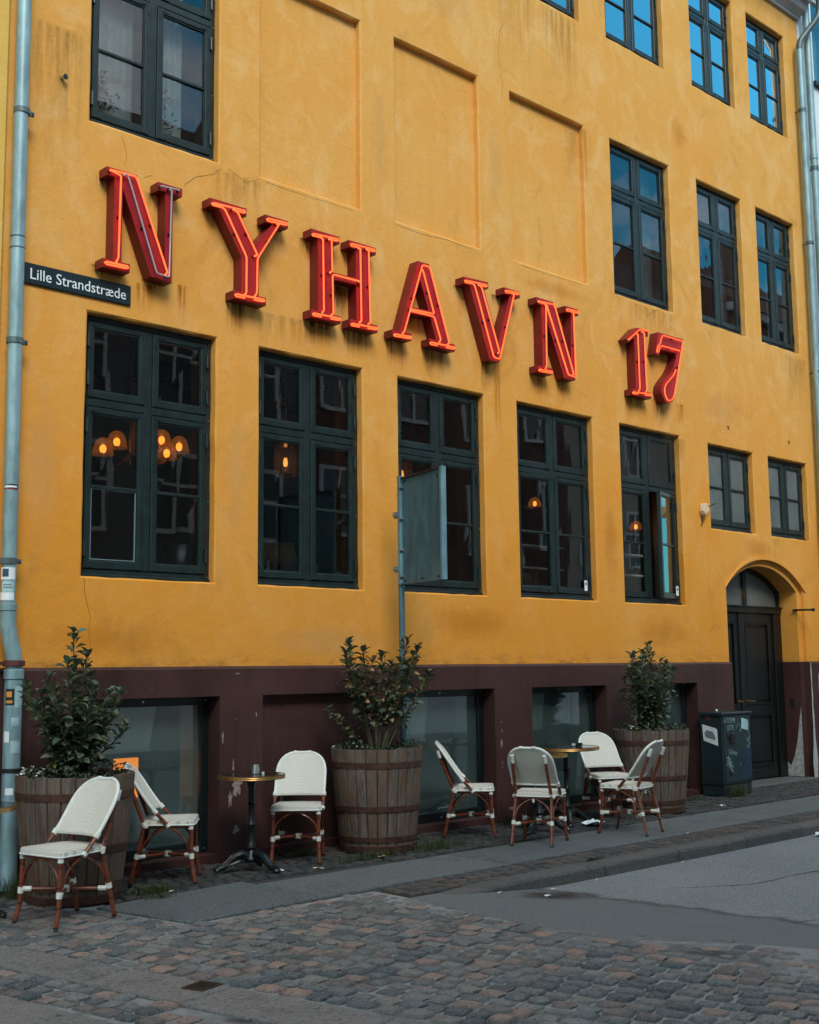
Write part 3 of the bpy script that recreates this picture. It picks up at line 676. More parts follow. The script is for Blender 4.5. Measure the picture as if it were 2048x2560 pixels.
# ---- windows -------------------------------------------------------
def sash(parent, x0, x1, z0, z1, y, gm, bars=1, hinge_left=True, opened=0.0, fr=None, white=False, putty=False):
    """a casement: four stiles and rails, glazing bars and one pane per light"""
    fr = fr or M['frame']; w_ = .052
    T = None
    if opened:
        hx = x0 if hinge_left else x1
        T = Matrix.Translation((hx, y, 0)) @ Matrix.Rotation(-opened if hinge_left else opened, 4, 'Z') @ Matrix.Translation((-hx, -y, 0))
    b = MB()
    b.cbox(x0, x0 + w_, y, y + .042, z0, z1, .005, T); b.cbox(x1 - w_, x1, y, y + .042, z0, z1, .005, T)
    b.cbox(x0 + w_, x1 - w_, y + .001, y + .041, z0, z0 + w_ + .012, .005, T); b.cbox(x0 + w_, x1 - w_, y + .001, y + .041, z1 - w_, z1, .005, T)
    # inner rebate step
    r0, r1, q0, q1 = x0 + w_, x1 - w_, z0 + w_ + .012, z1 - w_; g = .012
    for bx in ((r0, r0 + g, q0, q1), (r1 - g, r1, q0, q1), (r0 + g, r1 - g, q0, q0 + g), (r0 + g, r1 - g, q1 - g, q1)):
        b.box(bx[0], bx[1], y + .012, y + .036, bx[2], bx[3], T)
    so = b.build('sash', fr, parent)
    # corner irons
    for cx, sx in ((x0 + .006, 1), (x1 - .006, -1)):
        for cz, sz in ((z0 + .008, 1), (z1 - .008, -1)):
            L6 = [(cx, cz), (cx + sx * .10, cz), (cx + sx * .10, cz + sz * .026), (cx + sx * .026, cz + sz * .026), (cx + sx * .026, cz + sz * .11), (cx, cz + sz * .11)]
            ci = MB().prism(L6, y - .004, y + .002)
            if T: ci.v = [tuple(T @ Vector(v)) for v in ci.v]
            ci.build('corner_iron', fr, parent)
    r0 += g; r1 -= g; q0 += g; q1 -= g
    nl = bars + 1; lz = (q1 - q0)
    for i in range(nl):
        a = q0 + lz * i / nl + (.013 if i else 0); c = q0 + lz * (i + 1) / nl - (.013 if i < nl - 1 else 0)
        p = MB(); pts = [Vector((r0 - .004, y + .026, a - .004)), Vector((r1 + .004, y + .026, a - .004)), Vector((r1 + .004, y + .026, c + .004)), Vector((r0 - .004, y + .026, c + .004))]
        tilt = rnd.uniform(-.0025, .0025)
        pts[2].y += tilt; pts[3].y += tilt; pts[1].y += rnd.uniform(-.002, .002)
        if T: pts = [T @ v for v in pts]
        p.quad(*pts); p.build('pane', gm, parent, fix=False)
        if white:
            e = .02; wf = MB()
            for bx in ((r0, r0 + e, a, c), (r1 - e, r1, a, c), (r0 + e, r1 - e, a, a + e), (r0 + e, r1 - e, c - e, c)):
                wf.box(bx[0], bx[1], y + .030, y + .05, bx[2], bx[3], T)
            wf.build('inner_bead', M['white_frame'], parent)
        if putty and i == 0:
            e = .007; wf = MB()
            for bx in ((r0, r0 + e, a, c), (r1 - e, r1, a, c), (r0 + e, r1 - e, a, a + e), (r0 + e, r1 - e, c - e, c)):
                wf.box(bx[0], bx[1], y + .014, y + .025, bx[2], bx[3], T)
            wf.build('putty_bead', M['putty'], parent)
    for i in range(1, nl):
        zc = q0 + lz * i / nl
        MB().cbox(r0 - .004, r1 + .004, y + .004, y + .034, zc - .013, zc + .013, .004, T).build('glazing_bar', fr, parent)
    hx = x0 if hinge_left else x1
    for zc in (z0 + .16, z1 - .16):
        hg = MB(); hg.tube([(hx, y - .012, zc - .06), (hx, y - .012, zc + .06)], .011, 6); hg.box(hx - .014, hx + .014, y - .010, y + .004, zc - .045, zc + .045)
        if T: hg.v = [tuple(T @ Vector(v)) for v in hg.v]
        hg.build('hinge', fr, parent)
    return so
def window(x0, x1, z0, z1, d, gm, transom=None, low_bars=1, top_bars=0, opened=None, white=False, jm='jamb', putty=False, jdepth=.34):
    f = MB(); fw = .048; xm = (x0 + x1) / 2; mh = .034
    f.cbox(x0 - .01, x0 + fw, d, d + .08, z0 - .01, z1 + .01, .006); f.cbox(x1 - fw, x1 + .01, d, d + .08, z0 - .01, z1 + .01, .006)
    f.cbox(x0 + fw, x1 - fw, d + .001, d + .08, z0 - .01, z0 + fw + .022, .006); f.cbox(x0 + fw, x1 - fw, d + .001, d + .08, z1 - fw, z1 + .01, .006)
    f.cbox(xm - mh, xm + mh, d - .004, d + .075, z0 + fw + .022, z1 - fw, .006)
    if transom:
        f.cbox(x0 + fw, xm - mh, d - .006, d + .076, transom - mh, transom + mh, .006); f.cbox(xm + mh, x1 - fw, d - .006, d + .076, transom - mh, transom + mh, .006)
    # drip sill and fixing screws
    f.cbox(x0 + .006, x1 - .006, d - .026, d - .0015, z0 - .004, z0 + .030, .006)
    wo = f.build('window', M['frame'], house)
    sc = MB()
    for zc in (z0 + .05, z0 + (z1 - z0) * .33, z0 + (z1 - z0) * .66, z1 - .05):
        for xc in (x0 + .018, x1 - .018): sc.box(xc - .005, xc + .005, d - .003, d + .002, zc - .005, zc + .005)
    sc.build('fixing_screw', M['steel'], wo, kind='stuff')
    rows = [(z0 + fw + .022, (transom - mh) if transom else z1 - fw, low_bars)]
    if transom: rows.append((transom + mh, z1 - fw, top_bars))
    for ri, (a, b, nb) in enumerate(rows):
        for ci_, (l, r_) in enumerate(((x0 + fw, xm - mh), (xm + mh, x1 - fw))):
            op = (opened or {}).get((ci_, ri), 0.0)
            sash(wo, l + .003, r_ - .003, a + .003, b - .003, d - .010, gm, nb, ci_ == 0, op, white=white, putty=(putty and ci_ == 0 and ri == 0))
    jb = MB(); ja, jz = d + .08, d + .08 + jdepth
    for q in (((x0, z0), (x1, z0)), ((x1, z0), (x1, z1)), ((x1, z1), (x0, z1)), ((x0, z1), (x0, z0))):
        (p, z), (r_, z2) = q; sp = .07
        ox = lambda v: v + (sp if v > xm else -sp)
        jb.quad((p, ja, z), (r_, ja, z2), (ox(r_), jz, z2), (ox(p), jz, z))
    jb.build('inner_jamb', M[jm], wo)
    return wo
for c in (1, 2, 3, 4, 5):
    window(*COLS[c], GB, GT, WD, M['glass'], transom=3.785, low_bars=1, opened={(1, 0): R(15)} if c == 5 else ({(0, 0): R(3)} if c == 4 else None), putty=(c == 1))
for c in (6, 7): window(*COLS[c], SB, GT - .02, WD, M['frost'], None, 1)
window(4.70, 5.99, UB, UT, WD, M['glass'], transom=7.50, low_bars=1, jm='jamb_grey')
for c in (5, 6, 7): window(*COLS[c], UB, UT, WD, M['glass_up'], transom=7.53, low_bars=1, jm='jamb_grey')
for c in (4, 5, 6, 7): window(*COLS[c], TB, TT, WD, M['glass_top'], transom=10.68, low_bars=1, white=True, jm='jamb_grey')

# cellar windows: one fixed pane each in a dark frame
for c in (1, 3, 4, 5):
    x0, x1 = PB[c]; y = .125; f = MB(); fw = .075
    f.cbox(x0 - .01, x0 + fw, y, y + .06, PZ0 - .01, PZ1 + .01, .005); f.cbox(x1 - fw, x1 + .01, y, y + .06, PZ0 - .01, PZ1 + .01, .005)
    f.cbox(x0 + fw, x1 - fw, y + .001, y + .06, PZ0 - .01, PZ0 + fw + .02, .005); f.cbox(x0 + fw, x1 - fw, y + .001, y + .06, PZ1 - fw, PZ1 + .01, .005)
    wo = f.build('cellar_window', M['frame_black'], house)
    p = MB(); p.quad((x0 + fw - .01, y + .035, PZ0 + fw), (x1 - fw + .01, y + .035, PZ0 + fw), (x1 - fw + .01, y + .037, PZ1 - fw + .01), (x0 + fw - .01, y + .036, PZ1 - fw + .01))
    p.build('pane', M['glass_flat'], wo, fix=False)
    sc = MB()
    for xc in (x0 + .035, (x0 + x1) / 2, x1 - .035):
        for zc in (PZ0 + .04, PZ1 - .035): sc.box(xc - .008, xc + .008, y - .004, y + .002, zc - .008, zc + .008)
    sc.build('fixing_screw', M['steel'], wo, kind='stuff')
    g = MB(); ja, jz = y + .06, y + .36
    a, b, z0, z1 = x0 + fw - .02, x1 - fw + .02, PZ0 + fw - .02, PZ1 - fw + .02
    for q in (((a, z0), (b, z0)), ((b, z0), (b, z1)), ((b, z1), (a, z1)), ((a, z1), (a, z0))):
        (p_, z), (r_, z2) = q; g.quad((p_, ja, z), (r_, ja, z2), (r_, jz, z2), (p_, jz, z))
    g.build('inner_jamb', M['jamb_grey'], wo)

# ---- the arched door ----------------------------------------------
dr = MB()
dr.cbox(IX0, IX0 + .09, DD - .02, DD + .08, 0, 2.30, .006); dr.cbox(IX1 - .20, IX1, DD - .02, DD + .08, 0, 2.30, .006)
dr.cbox(IX0, IX1, DD - .035, DD + .08, 2.302, 2.395, .008)
for i in range(len(Ai) - 1):                                  # arched head of the frame
    a, b = Ai[i], Ai[i + 1]; s_ = .93; cx = 15.035; cz = 2.2
    c_, d_ = ((b[0] - cx) * s_ + cx, (b[1] - cz) * (s_ - .02) + cz), ((a[0] - cx) * s_ + cx, (a[1] - cz) * (s_ - .02) + cz)
    dr.quad((d_[0], DD - .01, d_[1]), (c_[0], DD - .01, c_[1]), (b[0], DD - .01, b[1]), (a[0], DD - .01, a[1]))
    dr.quad((d_[0], DD - .01, d_[1]), (c_[0], DD - .01, c_[1]), (c_[0], DD + .05, c_[1]), (d_[0], DD + .05, d_[1]))
dr.cbox(IX0, IX0 + .06, DD - .012, DD + .05, 2.395, 2.66, .005); dr.cbox(IX1 - .06, IX1, DD - .012, DD + .05, 2.395, 2.66, .005)
dr.cbox(14.99, 15.08, DD - .015, DD + .05, 2.395, 2.88, .006)
door = dr.build('door', M['door'], house)
fan = MB(); fan.prism([(x, z - .02) for x, z in Ai] + [(IX1 - .02, 2.40), (IX0 + .02, 2.40)], DD + .020, DD + .026); fan.build('fanlight_pane', M['frost'], door)
def leaf_panel(x0, x1, panels, name='leaf_panel'):
    b = MB(); st = .11; y = DD + .01
    zs_ = sorted({0.02, 2.29} | {v for p in panels for v in p})
    b.cbox(x0, x0 + st, y, y + .045, .02, 2.295, .004); b.cbox(x1 - st, x1, y, y + .045, .02, 2.295, .004)
    prev = .02
    for (a, c) in panels + [(2.295, 2.295)]:
        if a > prev: b.cbox(x0 + st, x1 - st, y + .001, y + .045, prev, a, .004)
        prev = c
    o = b.build('door_leaf', M['door'], door)
    for (a, c) in panels:
        q = MB(); q.cbox(x0 + st, x1 - st, y + .026, y + .045, a, c, .002); q.cbox(x0 + st + .05, x1 - st - .05, y + .010, y + .030, a + .05, c - .05, .018)
        for bx in ((x0 + st, x0 + st + .022, a, c), (x1 - st - .022, x1 - st, a, c), (x0 + st + .022, x1 - st - .022, a, a + .022), (x0 + st + .022, x1 - st - .022, c - .022, c)):
            q.cbox(bx[0], bx[1], y - .010, y + .03, bx[2], bx[3], .007)
        q.build(name, M['door'], door)
leaf_panel(IX0 + .09, 14.86, [(.19, .90), (1.03, 2.16)])
leaf_panel(14.91, IX1 - .20, [(.19, .90), (1.03, 2.16)])
MB().cbox(14.845, 14.925, DD - .012, DD + .03, .02, 2.295, .01).build('meeting_stile', M['door'], door)
for xk, s_ in ((14.80, -1), (14.985, 1)):
    h = MB(); h.tube([(xk, DD + .012, 1.09), (xk, DD - .045, 1.09), (xk + s_ * .02, DD - .055, 1.09), (xk + s_ * .13, DD - .055, 1.085)], .009, 8); h.lathe([(.001, 0), (.02, 0), (.02, .006), (.001, .006)], 10)
    h.v[-40:] = [(xk + vx, DD + .006 - vz, 1.09 + vy) for vx, vy, vz in h.v[-40:]]
    h.build('door_handle', M['brass'], door, smooth=True)
MB().cbox(14.82, 15.70, DD - .008, DD + .02, .03, .15, .006).build('kick_rail', M['door'], door)
MB().tube([(IX0 + .02, DD - .05, 2.395), (IX1 - .005, DD - .05, 2.39), (16.10, -.03, 2.385)][0:2], .012, 8).build('transom_rod', M['dark_iron'], door)
MB().tube([(15.93, .10, 2.352), (15.93, -.20, 2.345)], .014, 8).tube([(15.93, -.20, 2.345), (15.93, -.23, 2.345)], .022, 8).build('iron_stay', M['dark_iron'], door)
MB().box(15.946, 15.952, .16, .23, .98, 1.10).build('entry_buzzer', M['black'], house)
MB().cbox(DX0, DX1, -.10, DD + .1, -.06, .012, .01).build('door_step', M['kerb'], house)

# ---- eaves cornice and end pilaster ---------------------------------
prof = [(0.0, 11.60), (-.05, 11.60), (-.05, 11.63), (-.09, 11.66), (-.16, 11.70), (-.20, 11.76), (-.21, 11.80), (-.26, 11.80), (-.26, 11.87), (-.32, 11.90), (-.32, 11.98), (0, 11.98)]
co = MB(); n0 = len(prof)
for xe in (2.9, BR_ + .03): co.v += [(xe, y, z) for y, z in prof]
for i in range(n0): j = (i + 1) % n0; co.f.append((i, j, n0 + j, n0 + i))
co.f += [tuple(range(n0)), tuple(range(n0, 2 * n0))[::-1]]
co.build('cornice', M['cornice'], house)
roof = MB(); roof.quad((2.9, -.3, 11.985), (BR_ + .03, -.3, 11.985), (BR_ + .03, 5.5, 16.6), (2.9, 5.5, 16.6)); roof.quad((2.9, 5.5, 16.6), (BR_ + .03, 5.5, 16.6), (BR_ + .03, 11, 11.9), (2.9, 11, 11.9)); roof.build('roof', M['rooftile'], house)
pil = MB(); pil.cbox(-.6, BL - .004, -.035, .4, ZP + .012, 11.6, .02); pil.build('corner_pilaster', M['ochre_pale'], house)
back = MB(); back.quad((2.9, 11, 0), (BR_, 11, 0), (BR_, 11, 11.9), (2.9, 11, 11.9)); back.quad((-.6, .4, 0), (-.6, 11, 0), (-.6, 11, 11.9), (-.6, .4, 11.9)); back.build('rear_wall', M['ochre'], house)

# ---- rooms behind the panes -----------------------------------------
def room(x0, x1, y0, y1, z0, z1, mw, mf, mc):
    b = MB(); b.quad((x0, y1, z0), (x1, y1, z0), (x1, y1, z1), (x0, y1, z1)); b.quad((x0, y0, z0), (x0, y1, z0), (x0, y1, z1), (x0, y0, z1)); b.quad((x1, y0, z0), (x1, y1, z0), (x1, y1, z1), (x1, y0, z1))
    b.build('room_wall', mw, house)
    b = MB(); b.box(x0, x1, .13, y1, z0 - .2, z0); b.build('room_floor', mf, house)
    b = MB(); b.box(x0, x1, .13, y1, z1, z1 + .2); b.build('room_ceiling', mc, house)
room(4.05, 13.45, .42, 4.6, 2.05, 4.85, M['room'], M['timber'], M['room_dark'])
room(4.05, 13.45, .3, 3.1, -.7, 1.45, M['room_grey'], M['room_dark'], M['room_grey'])
room(4.05, 16.70, .42, 4.2, 5.60, 8.50, M['room_dark'], M['timber'], M['room'])
room(4.05, 16.70, .42, 4.2, 9.0, 11.5, M['room'], M['timber'], M['room'])
# partitions and fittings that show through the ground floor panes
pt = MB()
for xp in (9.62, ): pt.box(xp, xp + .12, 1.4, 4.6, 2.05, 4.85)
pt.build('room_partition', M['room_dark'], house)
bm_ = MB()
for yb in (1.1, 2.1, 3.1): bm_.box(4.05, 13.4, yb, yb + .18, 4.62, 4.85)
bm_.build('ceiling_beam', M['timber'], house)

# ---- flaked patches, cracks and small wall fittings (parts of the wall) ---
def blob(cx, cz, rx, rz, y, n=26, seed=0):
    r = random.Random(seed); pts = []
    for i in range(n):
        a = 2 * math.pi * i / n; q = r.uniform(.35, 1.15); pts.append((cx + rx * q * math.cos(a), cz + rz * q * math.sin(a)))
    return MB().prism(pts, y - .0025, y + .001)
for i, (cx, cz, rx, rz) in enumerate([(6.20, .62, .055, .10), (6.13, .50, .025, .07), (6.19, .24, .030, .045), (6.05, 1.02, .012, .06), (6.16, .78, .012, .05), (6.40, 1.20, .008, .02),
        (9.56, .80, .016, .05), (9.57, .93, .010, .02), (9.57, .60, .008, .02), (9.57, .55, .006, .015), (9.72, .12, .07, .03), (9.57, 1.02, .006, .012), (13.33, .40, .030, .30), (13.42, .30, .050, .28), (13.30, .18, .05, .12), (6.2, 1.56, .035, .006)]):
    blob(cx, cz, rx, rz, PY, seed=i).build('flaked_patch', M['flake'], house)
def strip(pts, y, name, mat):
    b = MB()
    for i in range(len(pts) - 1):
        (x, z, w0), (x2, z2, w1) = pts[i], pts[i + 1]
        b.quad((x - w0, y, z), (x + w0, y, z), (x2 + w1, y, z2), (x2 - w1, y, z2))
    b.build(name, mat, house, fix=False)
# bare plaster running down the arris right of the door
zz_ = [1.60, 1.45, 1.30, 1.15, 1.0, .85, .70, .55, .45, .35, .22, .10, .0]
wl = [.012, .016, .010, .018, .016, .022, .024, .03, .04, .06, .07, .055, .05]
strip([(DX1 + .02 + rnd.uniform(-.006, .006), z, w_) for z, w_ in zip(zz_, wl)], PY - .003, 'flaked_edge', M['flake_grey'])
strip([(DX1 + .22 + .1 * (1.6 - z) * .15 + rnd.uniform(-.008, .008), z, w_ * .6) for z, w_ in zip(zz_[1:], wl[1:])], PY - .003, 'flaked_edge', M['flake_grey'])
fl = MB(); pr = [(.02, .0), (.30, .0), (.30, .16), (.26, .30), (.22, .34), (.16, .55), (.08, .62), (.05, .45), (.02, .3)]
fl = MB(); fl.poly([(IX1 - .004, .06 + a, z) for a, z in [(0.0, .02), (.26, .02), (.25, .22), (.20, .16), (.14, .30), (.08, .52), (.05, .72), (0.0, 1.0)]]); fl.build('flaked_patch', M['flake_grey'], house, fix=False)
def crack(pts, w0=.0035, y=-.0015):
    p = []; w0 *= .62
    for i in range(len(pts) - 1):
        (x, z), (x2, z2) = pts[i], pts[i + 1]
        for q in range(4):
            t = q / 4; p.append((x + (x2 - x) * t + rnd.uniform(-.008, .008), z + (z2 - z) * t + rnd.uniform(-.006, .006)))
    p.append(pts[-1]); b = MB()
    for i in range(len(p) - 1):
        a = Vector((p[i][0], 0, p[i][1])); c = Vector((p[i + 1][0], 0, p[i + 1][1])); d = (c - a).normalized(); nn = Vector((-d.z, 0, d.x))
        wa = w0 * (1 - .6 * i / len(p)); b.quad((a + nn * wa) + Vector((0, y, 0)), (a - nn * wa) + Vector((0, y, 0)), (c - nn * wa) + Vector((0, y, 0)), (c + nn * wa) + Vector((0, y, 0)))
    b.build('crack', M['crack'], house, fix=False)
crack([(4.74, 2.33), (4.76, 2.18), (4.80, 2.02), (4.79, 1.86), (4.82, 1.72)])
crack([(5.62, 5.83), (5.74, 5.95), (5.92, 6.02), (6.02, 6.10)]); crack([(5.3, 5.84), (5.22, 5.80)], .003)
crack([(12.50, 5.98), (12.66, 6.09), (12.78, 6.12)]); crack([(9.83, 8.85), (9.80, 8.55), (9.86, 8.25), (9.84, 8.0)], .003); crack([(9.83, 8.85), (9.92, 8.98)], .003)
crack([(13.62, 2.02), (13.75, 2.10), (13.98, 2.08)], .003); crack([(6.08, 6.12), (6.3, 6.05), (6.45, 6.13)], .0025)
crack([(8.2, 6.12), (8.5, 6.10), (8.9, 6.13), (9.3, 6.115)], .003); crack([(6.5, 6.12), (6.9, 6.11), (7.6, 6.12)], .0025); crack([(10.1, 6.12), (10.6, 6.11), (11.2, 6.13)], .0022); crack([(5.0, 6.1), (5.05, 5.95), (5.03, 5.85)], .002)

# ---- run-off stains under the letters and sills --------------------------------
def stain(x0, hw, zt, ln, kind):
    y = -.0010 if kind == 'stain_soft' else (-.0016 if kind == 'stain_rust' else -.0022)
    b = MB(); b.quad((x0 - hw, y, zt - ln), (x0 + hw, y, zt - ln), (x0 + hw, y, zt), (x0 - hw, y, zt)); b.build('run_off_stain', M[kind], house, fix=False)
for a in [(5.62, .06, 4.93, .42), (6.22, .08, 4.9, .36), (8.06, .05, 4.9, .36), (8.22, .04, 4.9, .37), (8.62, .06, 4.9, .36), (9.66, .06, 4.95, 1.1), (10.75, .09, 4.95, .43), (10.36, .08, 4.95, .42), (12.05, .09, 4.92, .39),
          (12.62, .1, 4.95, .42), (5.25, .12, 4.86, .3), (13.15, .1, 4.95, .35), (6.30, .10, 5.5, .5), (7.34, .10, 5.3, .35), (5.22, .05, 5.5, .4)]: stain(*a, 'stain_rust')
for a in [(6.18, .12, 4.92, .37), (7.12, .22, 4.92, .30), (7.60, .22, 4.92, .33), (8.10, .16, 4.92, .14), (8.69, .19, 4.93, .40), (9.47, .10, 4.96, .5), (10.30, .14, 4.93, .28), (10.77, .12, 4.93, .25), (12.14, .22, 4.93, .22),
          (12.70, .10, 4.96, .42), (4.88, .18, 4.93, .15), (5.32, .14, 4.91, .12), (7.37, .16, 5.30, .40), (8.37, .17, 5.17, .14), (12.76, .18, 5.55, .16), (9.70, .14, 5.68, .14), (6.52, .14, 5.68, .14), (5.90, .12, 5.68, .18), (7.0, .1, 5.68, .16), (7.46, .1, 5.68, .16), (4.82, .08, 5.68, .14), (5.32, .1, 5.68, .14), (10.25, .08, 5.68, .14), (10.74, .1, 5.68, .14), (9.08, .1, 5.66, .12)]: stain(*a, 'stain_dark')
for a in [(10.9, .40, 9.50, 1.3), (10.1, .45, 9.9, 1.7), (11.2, .30, 8.15, 1.1), (6.8, .5, 4.87, .36), (13.0, .3, 4.5, .6), (14.6, .35, 2.6, .9), (12.6, .6, 6.12, .5), (6.2, .35, 6.1, .5), (4.4, .3, 6.9, 1.6), (16.2, .4, 6.1, 1.0)]: stain(*a, 'stain_soft')

# ---- old repairs in the limewash -------------------------------------------------
for (x, z, hw, hh, kind) in [(9.2, 2.05, .9, .26, 'repair_deep'), (12.6, 2.0, .8, .28, 'repair_deep'), (7.2, 1.85, .9, .2, 'repair_pale'), (5.0, 1.85, .8, .22, 'repair_deep'),         (14.2, 5.0, .8, .35, 'repair_pale'), (10.7, 5.95, .9, .14, 'repair_deep'), (13.4, 8.7, .25, .3, 'repair_deep'), (7.95, 6.9, .16, .9, 'repair_pale'), (9.7, 7.2, .18, .8, 'repair_pale'), (6.2, 3.3, .18, .8, 'repair_pale'), (11.6, 3.1, .2, .8, 'repair_deep'), (4.35, 3.2, .25, .9, 'repair_pale'), (14.9, 3.15, .5, .2, 'repair_deep'), (8.9, 8.9, .7, .4, 'repair_pale'), ]:
    yy = -.0005 if kind == 'repair_pale' else (-.0007 if kind == 'repair_deep' else -.0009)
    if (6.4 < x < 7.7) and z > 6.2: yy += .072
    q = MB(); q.quad((x - hw, yy, z - hh), (x + hw, yy, z - hh), (x + hw, yy, z + hh), (x - hw, yy, z + hh)); q.build('limewash_patch', M[kind], house, fix=False)
# ================================================================== neon letters
LETTERS = [
('N',[[4.794,5.737],[5.079,5.737],[5.358,5.065],[5.358,5.664],[5.283,5.664],[5.283,5.737],[5.524,5.737],[5.524,5.664],[5.431,5.664],[5.431,4.872],[5.227,4.888],[4.946,5.586],[4.946,4.947],[5.026,4.947],[5.026,4.872],[4.774,4.872],[4.774,4.947],[4.868,4.947],[4.868,5.664],[4.794,5.664]],[],[[(4.809,5.698),(4.963,5.707),(5.053,5.708),(5.366,4.945),(5.351,4.923)],[(4.818,5.698),(4.883,5.682),(4.909,5.676),(4.899,4.967),(4.882,4.929)],[(4.793,4.909),(4.985,4.913)]],[[(4.935,5.688),(4.963,5.707),(4.993,5.646),(5.262,4.916),(5.384,4.903),(5.398,5.681),(5.378,5.684)],[(5.293,5.691),(5.47,5.7)]]) ,
('Y',[[5.809,5.737],[6.207,5.737],[6.207,5.664],[6.138,5.664],[6.296,5.414],[6.496,5.664],[6.414,5.664],[6.414,5.737],[6.678,5.737],[6.678,5.664],[6.58,5.664],[6.344,5.294],[6.344,4.947],[6.426,4.947],[6.426,4.872],[6.069,4.872],[6.069,4.947],[6.155,4.947],[6.155,5.27],[5.904,5.664],[5.809,5.664]],[],[[(5.825,5.682),(6.163,5.697)],[(5.832,5.678),(5.915,5.669),(5.954,5.646),(6.185,5.271),(6.184,4.935),(6.168,4.918)],[(6.038,5.679),(6.084,5.663),(6.305,5.316),(6.278,5.301)],[(6.425,5.69),(6.64,5.701)],[(6.529,5.667),(6.553,5.673),(6.305,5.282),(6.3,4.96),(6.28,4.928)],[(6.08,4.903),(6.381,4.915)]],[]) ,
('H',[[6.953,5.737],[7.303,5.737],[7.303,5.664],[7.22,5.664],[7.22,5.364],[7.509,5.373],[7.509,5.664],[7.421,5.664],[7.421,5.737],[7.775,5.737],[7.775,5.664],[7.697,5.664],[7.697,4.947],[7.787,4.947],[7.787,4.872],[7.43,4.872],[7.43,4.947],[7.516,4.947],[7.516,5.301],[7.232,5.292],[7.232,4.947],[7.314,4.947],[7.314,4.872],[6.95,4.872],[6.95,4.947],[7.035,4.947],[7.035,5.664],[6.953,5.664]],[],[[(6.956,5.675),(7.258,5.696)],[(7.03,5.669),(7.071,5.651),(7.079,4.954),(7.062,4.929)],[(7.147,5.67),(7.178,5.672),(7.183,5.358),(7.159,5.342)],[(7.524,5.333),(7.207,5.33),(7.186,5.315),(7.195,4.944),(7.171,4.926)],[(7.434,5.691),(7.728,5.701)],[(7.52,5.667),(7.541,5.669),(7.549,4.941),(7.528,4.921)],[(7.625,5.683),(7.65,5.677),(7.665,4.947),(7.643,4.929)],[(6.961,4.901),(7.274,4.913)],[(7.435,4.892),(7.748,4.909)]],[]) ,
('A',[[8.354,5.737],[8.515,5.737],[8.793,4.947],[8.876,4.947],[8.876,4.872],[8.503,4.872],[8.503,4.947],[8.599,4.947],[8.523,5.173],[8.226,5.163],[8.152,4.947],[8.248,4.947],[8.248,4.872],[7.988,4.872],[7.988,4.947],[8.086,4.947]],[[8.384,5.542],[8.263,5.229],[8.498,5.239]],[[(7.994,4.89),(8.21,4.903)],[(8.098,4.919),(8.123,4.95),(8.382,5.682),(8.404,5.695),(8.491,5.693),(8.758,4.938),(8.739,4.921)],[(8.381,5.641),(8.395,5.631),(8.544,5.204),(8.215,5.19)],[(8.215,5.174),(8.518,5.178),(8.547,5.17),(8.635,4.948),(8.616,4.923)],[(8.498,4.897),(8.829,4.904)]],[]) ,
('V',[[9.026,5.718],[9.409,5.737],[9.409,5.664],[9.331,5.664],[9.546,5.103],[9.763,5.664],[9.663,5.664],[9.663,5.737],[9.924,5.737],[9.924,5.664],[9.841,5.664],[9.558,4.872],[9.407,4.872],[9.121,5.641],[9.026,5.642]],[],[[(9.025,5.667),(9.35,5.686)],[(9.037,5.662),(9.134,5.657),(9.164,5.633),(9.439,4.902),(9.533,4.896),(9.789,5.667),(9.763,5.68)],[(9.22,5.662),(9.268,5.646),(9.529,4.979),(9.51,4.958)],[(9.667,5.691),(9.868,5.706)]],[]) ,
('N',[[10.201,5.737],[10.499,5.737],[10.785,5.059],[10.816,5.664],[10.71,5.664],[10.71,5.737],[10.954,5.737],[10.954,5.664],[10.88,5.664],[10.858,4.872],[10.659,4.872],[10.378,5.512],[10.378,4.947],[10.451,4.947],[10.451,4.872],[10.198,4.872],[10.198,4.947],[10.288,4.947],[10.288,5.664],[10.201,5.664]],[],[[(10.201,5.679),(10.463,5.696),(10.49,5.673),(10.796,4.928),(10.767,4.914)],[(10.215,5.677),(10.31,5.669),(10.33,5.65),(10.316,4.96),(10.3,4.921)],[(10.337,5.67),(10.696,4.908),(10.831,4.901),(10.823,5.674),(10.787,5.676)],[(10.716,5.69),(10.904,5.699)],[(10.198,4.891),(10.409,4.901)]],[]) ,
('1',[[12.097,5.737],[12.325,5.737],[12.325,5.664],[12.271,5.664],[12.271,4.947],[12.349,4.947],[12.349,4.872],[11.964,4.872],[11.964,4.947],[12.037,4.947],[12.037,5.597],[11.912,5.514],[11.873,5.555]],[],[[(11.876,5.538),(12.105,5.706),(12.296,5.719)],[(12.048,5.644),(12.069,5.638),(12.07,4.957),(12.047,4.922)],[(12.156,5.686),(12.203,5.682),(12.212,4.959),(12.183,4.923)],[(11.942,4.893),(12.3,4.918)]],[]) ,
('7',[[12.549,5.763],[13.102,5.768],[12.869,5.005],[12.837,4.947],[12.784,4.897],[12.716,4.872],[12.661,4.872],[12.609,4.927],[12.569,4.981],[12.569,5.032],[12.581,5.08],[12.628,5.137],[12.705,5.208],[12.776,5.276],[12.837,5.346],[12.88,5.413],[12.925,5.485],[12.925,5.549],[12.584,5.545],[12.546,5.462],[12.47,5.472]],[],[[(12.949,5.585),(12.558,5.583),(12.524,5.557),(12.498,5.5),(12.47,5.482),(12.454,5.492),(12.486,5.563),(12.544,5.62),(12.578,5.708),(12.612,5.726),(13.044,5.726),(12.807,5.003),(12.763,4.931),(12.7,4.892),(12.639,4.899),(12.599,4.959),(12.587,5.023),(12.625,5.094),(12.801,5.24),(12.851,5.315)]],[]) ,
]
